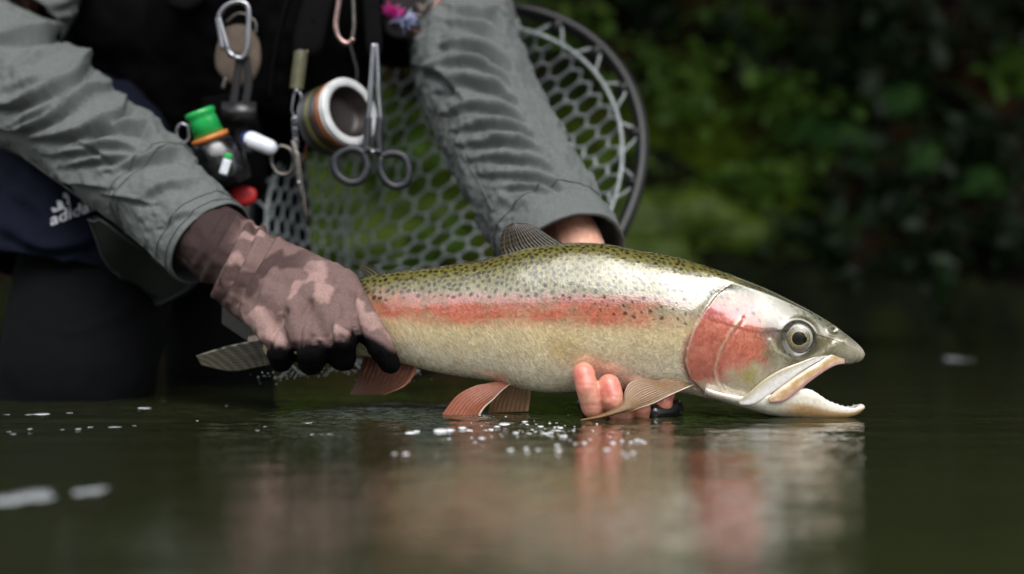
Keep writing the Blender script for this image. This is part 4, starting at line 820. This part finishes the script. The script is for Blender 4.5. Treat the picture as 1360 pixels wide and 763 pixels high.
M_wetblack = pmat('wet_black_neoprene', lin(10, 10, 12), lin(18, 18, 20), 400, .3, .3, 700, .0006, coat=1, coat_rough=.08)
for k, f_ in enumerate(hand):
    a, b_, c_ = [np.array(P(*f_[i][:3])) for i in (1, 2, 3)]; r0 = f_[2][3]*S(1.24)
    if k != 3: continue
    m0 = np.array(P(862, 549, 1.232)); c_ = np.array(P(900, 541, 1.252)); b_ = (m0+c_)/2; r0 = 10.5*S(1.24); obj('finger_band', *tube(smooth_poly([m0, (m0+c_)/2+(b_-(a+c_)/2)*.25, c_], 8), np.array([1.14, 1.16, 1.16, 1.17, 1.18, 1.18, 1.16, 1.1])*r0, 18, True), M_wetblack, ho)
V, Fc, _ = meld(chain([PR(772, 535, 1.258, 9), PR(786, 548, 1.262, 12), PR(806, 556, 1.272, 17)])+chain([PR(806, 556, 1.272, 19), PR(832, 552, 1.29, 27), PR(880, 552, 1.282, 18)])+chain([PR(832, 545, 1.305, 37), PR(822, 515, 1.337, 43), PR(803, 455, 1.36, 45)]), .003, 4); obj('palm_glove', V, Fc, M_wetblack, ho)
# ================================================================ landing net
M_frame = pmat('black_net_frame', lin(8, 8, 10), lin(15, 16, 19), 120, .42, .15, 300, .0006)
M_mesh = pmat('clear_rubber_mesh', lin(178, 186, 188), lin(208, 214, 216), 60, .25, coat=.6, coat_rough=.15, translucent=.45)
net = empty('landing_net', P(640, 400, 1.70), 'landing net with black hoop and clear rubber hexagon mesh behind the trout', 'net')
HC = (590, 250)
def hoop(t, k=1.0):
    """angle -> (px, py, Y); the hoop leans back towards its top"""
    x = HC[0]+263*k*math.cos(t); y = HC[1]-k*(54.75*math.cos(t)+233.7*math.sin(t)); return x, y, 1.70-.0004*(y-HC[1])+.00008*(HC[0]-x)
hp = [P(*hoop(2*math.pi*i/120)) for i in range(120)]
obj('hoop', *tube(hp, .0080, 14, closed=True, flat=1.25), M_frame, net)
hx = [P(*hoop(2*math.pi*i/120, 1.012)) for i in range(120)]
obj('hoop_groove', *tube([p-Vector((0, .006, 0)) for p in hx], .0018, 6, closed=True), pmat('hoop_groove', lin(18, 19, 23), lin(28, 30, 34), 80, .3), net)
BC = np.array([500., 320.])
def bag(u, v):
    """unit disc -> bag surface; the rim of the disc is the rim of the bag"""
    r = min(1., math.hypot(u, v)); phi = math.atan2(v, u); q = 1-r; x, y, Y = hoop(phi, .90*r**.92)
    x += (BC[0]-HC[0])*q; y += (BC[1]-HC[1])*q; Y += .20*(1-r*r)
    w = fbm(np.array([[u*1.6, v*1.6, .3]]), 3)[0]; w2 = fbm(np.array([[u*2.1+7, v*2.1, 1.3]]), 2)[0]
    return np.array(P(x+26*w2*q, y+22*w*min(1, 3*q), Y+.07*w*min(1, 3*q)))
HS = .052                                   # half-width of a mesh cell on the disc
cells = {}; parts = []
def node(a_, b_): 
    key = (round(a_, 4), round(b_, 4))
    if key not in cells: cells[key] = bag(*key)
    return cells[key]
edges = set(); ang6 = [math.pi/6+math.pi/3*k for k in range(6)]; RH = HS/math.cos(math.pi/6)
for j in range(-22, 23):
    for i in range(-22, 23):
        cx, cy = 2*HS*(i+.5*(j % 2)), 1.5*RH*j
        if math.hypot(cx, cy) > .965: continue
        vs_ = [(round(cx+RH*math.cos(t), 3), round(cy+RH*math.sin(t), 3)) for t in ang6]
        for k in range(6):
            e = tuple(sorted((vs_[k], vs_[(k+1) % 6]))); edges.add(e)
def clampd(p):
    r = math.hypot(*p); return p if r <= 1 else (p[0]/r, p[1]/r)
for p0, p1 in sorted(edges):
    a0, a1 = node(*clampd(p0)), node(*clampd(p1))
    if np.linalg.norm(a0-a1) > 1e-4: parts.append(tube([a0, (a0+a1)/2, a1], [.0026, .0017, .0026], 6, False))
V, Fc = join(parts); tag(obj('mesh_bag', V, Fc, M_mesh, net), kind='stuff')
# rim cord and ties
for k in range(22):
    t = 2*math.pi*(k+.3)/22; h0 = np.array(P(*hoop(t, .985))); n0, n1 = bag(math.cos(t-.1), math.sin(t-.1)), bag(math.cos(t+.1), math.sin(t+.1)); o = obj('tie', *tube(smooth_poly([n0, h0+np.array([0, -.004, 0]), n1], 9), .0016, 6), M_mesh, net)
    obj('clip', *tube([h0-(h0-np.array(P(*HC, 1.7)))*.05, h0+(h0-np.array(P(*HC, 1.7)))*.035], .0085, 10), M_frame, net)
rim = [bag(math.cos(2*math.pi*i/90), math.sin(2*math.pi*i/90)) for i in range(90)]
obj('rim_cord', *tube(rim, .0023, 6, closed=True), M_mesh, net)
h0, h1 = P(*hoop(R(150))), P(250, -40, 1.98); obj('handle', *tube([h0, h0.lerp(h1, .5), h1], [.011, .013, .014], 14), M_frame, net)
# hanging white cord inside the bag
obj('seam_cord', *tube(smooth_poly([bag(-.28+.05*r, .75-1.5*r) for r in (0, .2, .4, .6, .8, .95)], 40), .0028, 6), M_mesh, net)
# ================================================================ tools hanging from the vest
M_steel = pmat('brushed_steel', lin(176, 178, 184), lin(140, 142, 150), 400, .28, .1, 800, .0003, metallic=1, stretch=(1, 1, .1))
M_steel2 = pmat('dull_steel', lin(120, 116, 112), lin(90, 86, 82), 300, .4, .1, 800, .0003, metallic=1)
M_copper = pmat('rosy_steel', lin(196, 160, 152), lin(150, 130, 130), 200, .3, metallic=1)
M_plast = pmat('black_plastic', lin(14, 14, 16), lin(24, 24, 27), 200, .35, .1, 500, .0004, coat=.4)
M_dark = pmat('dark_grey_rubber', lin(30, 32, 38), lin(44, 46, 54), 160, .45, .1, 500, .0004)
M_cord = pmat('black_cord', lin(14, 14, 16), lin(22, 22, 25), 800, .8, .4, 1500, .0005)
def px_tube(pts, r, Y, n=None, seg=10, closed=False, flat=1., dY=None):
    q = [(*p, Y) if len(p) == 2 else (p[0], p[1], Y+p[2]) for p in pts]
    if closed: q2 = smooth_poly(q+[q[0]], n or 60)[:-1]
    else: q2 = smooth_poly(q, n or max(8, 6*len(q)))
    return tube([P(*p) for p in q2], r*S(Y), seg, not closed, flat, closed)
def facing(px, py, Y, tilt=0, yaw=0, roll=0):
    """frame at a pixel whose local z points to the camera, then tilted"""
    return Matrix.Translation(P(px, py, Y)) @ Matrix.Rotation(R(90), 4, 'X') @ Matrix.Rotation(R(yaw), 4, 'Y') @ Matrix.Rotation(R(tilt), 4, 'X') @ Matrix.Rotation(R(roll), 4, 'Z')
# silver carabiner
YT = 1.50
t = empty('carabiner', P(318, 80, YT), 'silver carabiner clipped to the vest in front of the brown leather tab', 'carabiner')
obj('body', *px_tube([(296, 66), (292, 42), (290, 25), (298, 10), (312, 3), (324, 4), (330, 12), (330, 40), (328, 66), (322, 77), (312, 76)], 3.4, YT, 70), M_steel, t)
obj('gate', *px_tube([(291, 24), (297, 45), (303, 66)], 3.0, YT-.001), M_steel, t); obj('gate_sleeve', *px_tube([(302, 64), (305, 71), (310, 75)], 4.2, YT), M_steel, t); obj('rivet', *ball(P(291, 22, YT), 4*S(YT)), M_steel2, t)
t = empty('leather_tab', P(316, 115, 1.53), 'rounded brown leather tab hanging behind the silver carabiner', 'tab')
M_leather = pmat('brown_leather', lin(78, 66, 56), lin(96, 82, 70), 120, .7, .3, 400, .0006)
pad('tab_body', np.array([(300, 36), (316, 32), (334, 38), (345, 58), (346, 85), (336, 108), (318, 116), (298, 106), (286, 88), (288, 60)], float), 1.53, .006, M_leather, t); obj('split_ring', *px_tube([(300, 30), (318, 18), (338, 28), (340, 44)], 1.8, 1.522, 30), M_steel2, t)
t = empty('lanyard', P(312, 190, 1.505), 'black webbing lanyard hanging below the silver carabiner', 'lanyard')
for a, b_, c_ in (((318, 78), (314, 110), (308, 150)), ((326, 76), (330, 110), (322, 158))): obj('strap', *px_tube([a, b_, c_], 5.5, 1.505, 20, 10, False, .4), M_cord, t)
obj('buckle', *box(P(318, 150, 1.50), (.036, .008, .022)), M_plast, t); obj('buckle_pin', *px_tube([(296, 118), (300, 104)], 3, 1.50, 8), M_steel2, t); obj('webbing', *px_tube([(318, 156), (322, 180), (326, 205)], 10, 1.51, 16, 10, False, .35), M_cord, t)
# floatant bottle with green cap in a black holder
t = empty('floatant_bottle', P(300, 248, 1.475), 'small bottle with green cap and orange collar in a glossy black holder', 'bottle')
A_, B_2 = P(264, 146, 1.47), P(304, 244, 1.485); ax = (B_2-A_).normalized(); Mx = Matrix.Translation(A_) @ ax.to_track_quat('Z', 'Y').to_matrix().to_4x4(); s_ = S(1.47); L = (B_2-A_).length
M_green = pmat('green_plastic', lin(10, 150, 66), lin(20, 168, 80), 60, .35, coat=.5); M_orange = pmat('orange_rubber', lin(206, 128, 62), lin(190, 110, 50), 80, .5)
obj('cap', *lathe([(0, 0), (16*s_, .0), (20*s_, .001), (21*s_, 6*s_), (18.5*s_, 9*s_), (19*s_, 14*s_), (21*s_, 38*s_), (0, 38*s_)], 28, Mx), M_green, t)
obj('collar', *lathe([(0, 36*s_), (24.5*s_, 36*s_), (26*s_, 39*s_), (24.5*s_, 43*s_), (0, 43*s_)], 28, Mx), M_orange, t)
M_gloss = pmat('glossy_black_rubber', lin(9, 9, 12), lin(16, 16, 20), 50, .25, .6, 90, .003, coat=1, coat_rough=.06)
V, Fc = lathe([(0, 42*s_), (24*s_, 42*s_), (31*s_, 52*s_), (35*s_, 70*s_), (35*s_, 92*s_), (31*s_, 106*s_), (0, 108*s_)], 40, Mx); V = V+normals(V, Fc)*(.003*fbm(V*70, 3))[:, None]; obj('holder', V, Fc, M_gloss, t)
obj('label_patch', *px_tube([(302, 212), (299, 222), (296, 232)], 6, 1.446, 10, 10, False, .3), pmat('white_plastic', lin(214, 220, 224), lin(200, 206, 214), 80, .35), t); obj('label_tip', *px_tube([(304, 204), (302, 211)], 5, 1.446, 6, 10, False, .3), M_green, t)
t = empty('key_ring', P(240, 190, 1.48), 'small steel split ring beside the green bottle cap', 'ring'); obj('ring', *px_tube([(250, 168), (241, 165), (235, 173), (236, 184), (244, 190), (251, 184)], 2.4, 1.475, 40, closed=True), M_steel, t); obj('link', *px_tube([(240, 188), (246, 198), (252, 206)], 3, 1.48, 8), M_plast, t)
# white capsule
t = empty('white_capsule', P(346, 203, 1.475), 'small white capsule with a blue end hanging beside the bottle', 'capsule')
c0_, c1_ = P(334, 186, 1.475), P(358, 196, 1.472); obj('shell', *capsule(c0_, 11.5*S(1.475), c1_, 10.5*S(1.475)), pmat('white_shell', lin(226, 230, 238), lin(210, 216, 228), 60, .3, coat=.6), t); obj('blue_end', *capsule(P(329, 184, 1.477), 10*S(1.475), P(333, 186, 1.476), 11.9*S(1.475)), pmat('blue_plastic', lin(40, 60, 130), lin(30, 46, 104), 60, .35), t)
tr = empty('red_fob', P(322, 272, 1.50), 'red rubber fob under the black bottle holder', 'fob'); pad('fob_body', np.array([(306, 250), (326, 247), (340, 252), (341, 264), (332, 273), (314, 273), (304, 262)], float), 1.50, .008, pmat('red_rubber', lin(150, 16, 22), lin(170, 26, 30), 60, .5), tr); obj('loop', *px_tube([(320, 252), (318, 240), (314, 232)], 2, 1.50, 8), M_cord, tr)
# retractor with coil spring, snap and nippers
M_olive = pmat('olive_coil', lin(96, 96, 72), lin(120, 118, 92), 100, .4, coat=.3)
t = empty('spring_retractor', P(396, 120, 1.50), 'olive coil spring retractor with a steel snap hanging from the chest flap', 'retractor')
cl = []
for k in range(240):
    f = k/239; a = 2*math.pi*13*f; c = P(400-6*f, 68+50*f, 1.50); cl.append(c+Vector((math.cos(a)*8*S(1.5), math.sin(a)*8*S(1.5), 0)))
obj('coil', *tube(cl, 1.7*S(1.5), 6), M_olive, t); obj('core', *px_tube([(400, 66), (394, 120)], 5.5, 1.50, 8), M_dark, t)
obj('snap', *px_tube([(394, 118), (400, 128), (399, 150), (392, 156), (388, 146), (391, 126)], 1.7, 1.498, 40, closed=True), M_steel, t); obj('swivel', *ball(P(394, 121, 1.497), 4*S(1.5)), M_steel, t)
for k in range(6): obj('chain_link', *px_tube([(390+.5*k, 156+7*k), (394+.5*k, 159+7*k), (391+.5*k, 164+7*k), (388+.5*k, 160+7*k)], 1.3, 1.497+.002*(k % 2), 16, 6, closed=True), M_steel, t)
t = empty('line_nippers', P(404, 290, 1.49), 'steel line nippers with a finger ring hanging over the net', 'nippers')
obj('finger_ring', *px_tube([(374, 194), (362, 202), (361, 218), (370, 231), (384, 230), (390, 216), (386, 200)], 3.0, 1.49, 44, closed=True), M_steel2, t)
pad('blade', np.array([(386, 186), (394, 190), (400, 222), (405, 256), (409, 288), (405, 294), (398, 262), (391, 226)], float), 1.488, .0022, M_steel2, t); pad('second_blade', np.array([(390, 196), (398, 204), (401, 232), (402, 262), (398, 262), (392, 232)], float), 1.484, .0018, M_steel2, t); obj('rivet', *ball(P(397, 243, 1.482), 3*S(1.49)), M_steel, t)
# second carabiner and tippet spools
t = empty('carabiner', P(462, 60, 1.50), 'rosy steel carabiner hanging beside the forceps strap', 'carabiner'); obj('body', *px_tube([(470, -40), (455, -20), (449, 10), (446, 34), (450, 50), (460, 58), (468, 54)], 3.6, 1.50, 50), M_copper, t); obj('gate', *px_tube([(470, -38), (469, 0), (470, 32), (468, 52)], 2.6, 1.50, 20), M_steel2, t); obj('rivet', *ball(P(468, 53, 1.499), 3.5*S(1.5)), M_copper, t)
t = empty('spool_cord', P(474, 110, 1.50), 'thin black cord running from the rosy carabiner to the tippet spools', 'cord'); obj('cord', *px_tube([(464, 56), (470, 78), (474, 95), (473, 112)], 2.2, 1.50), M_cord, t)
t = empty('tippet_spools', P(448, 195, 1.50), 'stack of tippet line spools with a white rimmed spool in front', 'spool')
cz = Matrix.Translation(P(464, 149, 1.475)) @ Matrix.Rotation(R(-14), 4, 'Y') @ Matrix.Rotation(R(46), 4, 'Z') @ Matrix.Rotation(R(90), 4, 'X')
rim_c = [('white_spool', (206, 208, 210)), ('amber_spool', (150, 84, 30)), ('brown_spool', (70, 40, 26)), ('black_spool', (16, 16, 20)), ('olive_spool', (92, 92, 30)), ('dark_spool', (20, 20, 24)), ('grey_spool', (50, 50, 58))]
sp = S(1.48)
for k, (nm, c) in enumerate(rim_c):
    z = -k*8*sp; m_ = pmat(nm, lin(*c), lin(*[int(v*.88) for v in c]), 60, .4, coat=.4)
    o = obj('spool', *lathe([(35*sp, z+1.5*sp), (36.5*sp, z+3*sp), (45*sp, z+3*sp), (46.5*sp, z+1.5*sp), (46.5*sp, z-1.0*sp), (41*sp, z-1.5*sp), (41*sp, z-4.5*sp), (46*sp, z-5*sp), (46*sp, z-7*sp), (34*sp, z-7*sp), (34*sp, z+1.5*sp)], 48, cz), m_, t)
    obj('line_wrap', *lathe([(42.5*sp, z-1.3*sp), (44*sp, z-3*sp), (42.5*sp, z-4.8*sp)], 40, cz), pmat('wound_line', lin(60, 34, 22), lin(96, 60, 34), 900, .3, stretch=(.1, 1, 1)) if 'wound_line' not in bpy.data.materials else bpy.data.materials['wound_line'], o)
obj('core', *lathe([(0, -22*sp), (20*sp, -22*sp), (31*sp, -18*sp), (33*sp, 0), (34.3*sp, 1.0*sp), (34.3*sp, -50*sp), (0, -50*sp)], 36, cz), pmat('spool_core', lin(38, 26, 24), lin(24, 18, 18), 60, .4), t)
obj('line_tail', *px_tube([(412, 160), (408, 190), (402, 216)], 1.6, 1.50), pmat('red_line', lin(96, 36, 28), lin(80, 28, 22), 60, .4), t)
# forceps
t = empty('forceps', P(495, 250, 1.47), 'locking forceps with silver jaws and black finger loops', 'forceps')
obj('jaw', *px_tube([(496, 58), (494, 90), (492, 125), (489, 160)], 3.4, 1.468), M_steel, t); obj('jaw', *px_tube([(499, 58), (501, 90), (502, 125), (505, 160)], 3.4, 1.472), M_steel, t)
obj('shank', *px_tube([(489, 156), (488, 180), (485, 205)], 5.4, 1.468), M_dark, t); obj('shank', *px_tube([(505, 156), (503, 182), (505, 207)], 5.4, 1.472), M_dark, t)
obj('finger_loop', *px_tube([(484, 204), (488, 224), (478, 240), (462, 242), (447, 230), (445, 212), (456, 201), (472, 198)], 5.4, 1.468, 60, closed=True), M_dark, t)
obj('finger_loop', *px_tube([(506, 208), (520, 204), (536, 208), (543, 224), (540, 242), (526, 248), (512, 240), (505, 224)], 5.4, 1.472, 60, closed=True), M_dark, t)
obj('ratchet', *px_tube([(486, 198), (496, 200), (506, 202)], 3.2, 1.465), M_dark, t); obj('pivot', *ball(P(495, 202, 1.461), 3.6*S(1.47)), M_steel, t)
# fly patch with flies
t = empty('fly_patch', P(555, 52, 1.55), 'dark fleece fly patch on the left chest of the vest', 'patch'); fyY = front(555, 20)-.02
M_fleece = pmat('dark_fleece', lin(24, 22, 22), lin(46, 42, 40), 300, .95, .9, 500, .003); pad('fleece', np.array([(512, -40), (600, -40), (606, 10), (598, 44), (560, 52), (516, 48), (508, 10)], float), fyY, .008, M_fleece, t)
fly_lab = [((524, 14), (240, 60, 180), (170, 50, 130), 40, 'magenta feathered fishing fly on the fleece patch'), ((544, 30), (190, 196, 226), (130, 140, 180), -35, 'pale blue and white feathered fishing fly on the fleece patch'), ((592, 36), (226, 224, 224), (170, 170, 176), 60, 'white tufted fishing fly at the lower corner of the fleece patch'), ((566, 44), (150, 100, 62), (110, 70, 44), 10, 'tan hackled fishing fly at the bottom of the fleece patch'), ((588, 4), (200, 140, 110), (230, 220, 214), -70, 'orange and white fishing fly high on the fleece patch'), ((572, 14), (110, 96, 88), (150, 140, 134), 20, 'grey brown hackled fishing fly in the middle of the fleece patch')]
for i, ((x, y), c1, c2, ang, lab) in enumerate(fly_lab):
    Yf = fyY-.014; t = empty('fishing_fly', P(x, y, Yf), lab, 'fly', 'flies on the fleece patch'); rng = np.random.default_rng(i+50); d = np.array([math.cos(R(ang)), -.15, math.sin(R(ang))]); c = np.array(P(x, y, Yf)); L = 16*S(Yf)
    mA = pmat('feather_%d' % i if False else 'dyed_feather', lin(*c1), lin(*c2), 200, .7); n = 90; dirs = d*(.5+.9*rng.random((n, 1)))+rng.normal(size=(n, 3))*.55; dirs /= np.linalg.norm(dirs, axis=1)[:, None]
    V, Fq = leaves(c+rng.normal(size=(n, 3))*L*.12-d*L*.5, L*(.7+.7*rng.random(n)), rng, axis=dirs, asp=.14, up=.0); obj('hackle', V, Fq, mA, t, smooth=False)
    obj('shank', *tube([c-d*L*.8, c, c+d*L*.6], 1.2*S(Yf), 6), M_steel2, t)
# ================================================================ bubbles, foam, sky reflections modelled as white flecks, and splashes
M_foam_glint = pmat('foam', lin(214, 222, 228), lin(236, 240, 244), 300, .18, coat=1, coat_rough=.04)  # serves real foam and the sky glints modelled in white
M_drop = pmat('water_drop', lin(150, 160, 160), lin(190, 198, 200), 120, .06, coat=1, coat_rough=.02, coat_ior=1.8, translucent=.3)
def zat(p): return float(water_z(np.array([[p.x, p.y, 0.]]))[0])
rng = np.random.default_rng(9); parts = []
def dome(px, py, w_px, ratio=.28):
    p = W(px, py); p.z = zat(p); r = w_px*.5*S(p.y); V, Fc = ball((0, 0, 0), r, 10, 6, (1, 1.5+rng.random(), ratio)); V = V*(1+.25*perlin(V/r*1.3+px)[:, None]); parts.append((V+np.array(p), Fc))
for px, py, w_ in [(545, 575, 14), (553, 574, 10), (585, 573, 22), (596, 572, 16), (614, 569, 12), (623, 571, 9), (670, 564, 16), (680, 562, 10), (660, 567, 9), (652, 569, 8), (645, 570, 6), (697, 560, 8), (700, 565, 6), (718, 566, 9), (707, 569, 5), (724, 575, 10), (731, 574, 9), (741, 571, 11), (744, 567, 9), (748, 579, 11), (685, 575, 9), (704, 576, 6), (711, 573, 5), (640, 582, 10), (631, 587, 5), (678, 597, 10), (699, 595, 7), (700, 600, 6), (715, 597, 7), (740, 591, 9), (742, 597, 10), (741, 604, 6), (776, 587, 7), (764, 588, 5), (814, 587, 9), (826, 585, 7), (838, 586, 6), (846, 584, 9), (852, 585, 7), (856, 587, 6), (806, 597, 9), (827, 601, 6), (841, 601, 8), (832, 605, 7), (539, 602, 10), (524, 602, 7), (755, 551, 3), (793, 562, 4), (690, 571, 4), (733, 579, 5), (626, 573, 5)]: dome(px, py, w_*1.05)  # bubbles; the larger flecks at the left are sky reflections built as white domes
for k in range(70): dome(rng.normal(715, 50), rng.normal(572, 7), rng.uniform(1.5, 5))
for px, py, w_ in [(20, 661, 52), (38, 657, 50), (58, 660, 30), (112, 651, 26), (130, 649, 28), (1269, 478, 30), (1262, 476, 20), (1290, 478, 10)]: dome(px, py, w_, .06)
for px, py, w_ in [(55, 550, 22), (40, 551, 14), (8, 551, 9), (92, 548, 10), (12, 573, 6), (17, 577, 9), (40, 570, 6), (82, 570, 7), (104, 569, 8), (120, 567, 7), (150, 567, 12), (158, 567, 9), (178, 565, 6), (190, 542, 14), (195, 542, 12), (262, 558, 4), (341, 572, 7), (352, 567, 5), (402, 561, 8), (410, 562, 9), (415, 576, 5), (428, 577, 6), (440, 577, 7), (437, 576, 4), (300, 540, 5), (218, 533, 6)]: dome(px, py, w_, .12)  # leftmost flecks are sky glints on the ripples, built as white domes
V, Fc = join(parts); tag(obj('foam_and_glints', V, Fc, M_foam_glint), 'white bubbles, foam and sky reflections shaped as white flecks on the dark water below the trout', 'foam', kind='stuff')
parts = []
for k in range(150):
    c = [(385, 497), (405, 492), (450, 492), (470, 492), (540, 500), (360, 500)][k % 6]; x, y = rng.normal(c[0], 16), rng.normal(c[1], 5); p = P(x, y, rng.uniform(1.33, 1.40)); parts.append(ball(p, rng.uniform(.5, 1.5)*S(1.35), 8, 6, (1, 1, rng.uniform(.6, 1.5))))
for pts in ([(372, 502), (382, 492), (388, 486), (396, 494), (406, 498)], [(384, 490), (380, 483), (386, 478)], [(430, 500), (442, 490), (452, 488), (460, 496)], [(455, 488), (468, 482), (478, 490)], [(540, 504), (548, 496), (558, 494)], [(400, 498), (415, 490), (424, 494)]):
    q = smooth_poly([P(x, y, 1.36) for x, y in pts], 16); parts.append(tube(q, (1.6+2.0*rng.random(16))*S(1.36), 7))
V, Fc = join(parts); tag(obj('splash_drops', V, Fc, M_drop), 'water drops and threads splashing up under the gloved hand', 'splash', kind='stuff')
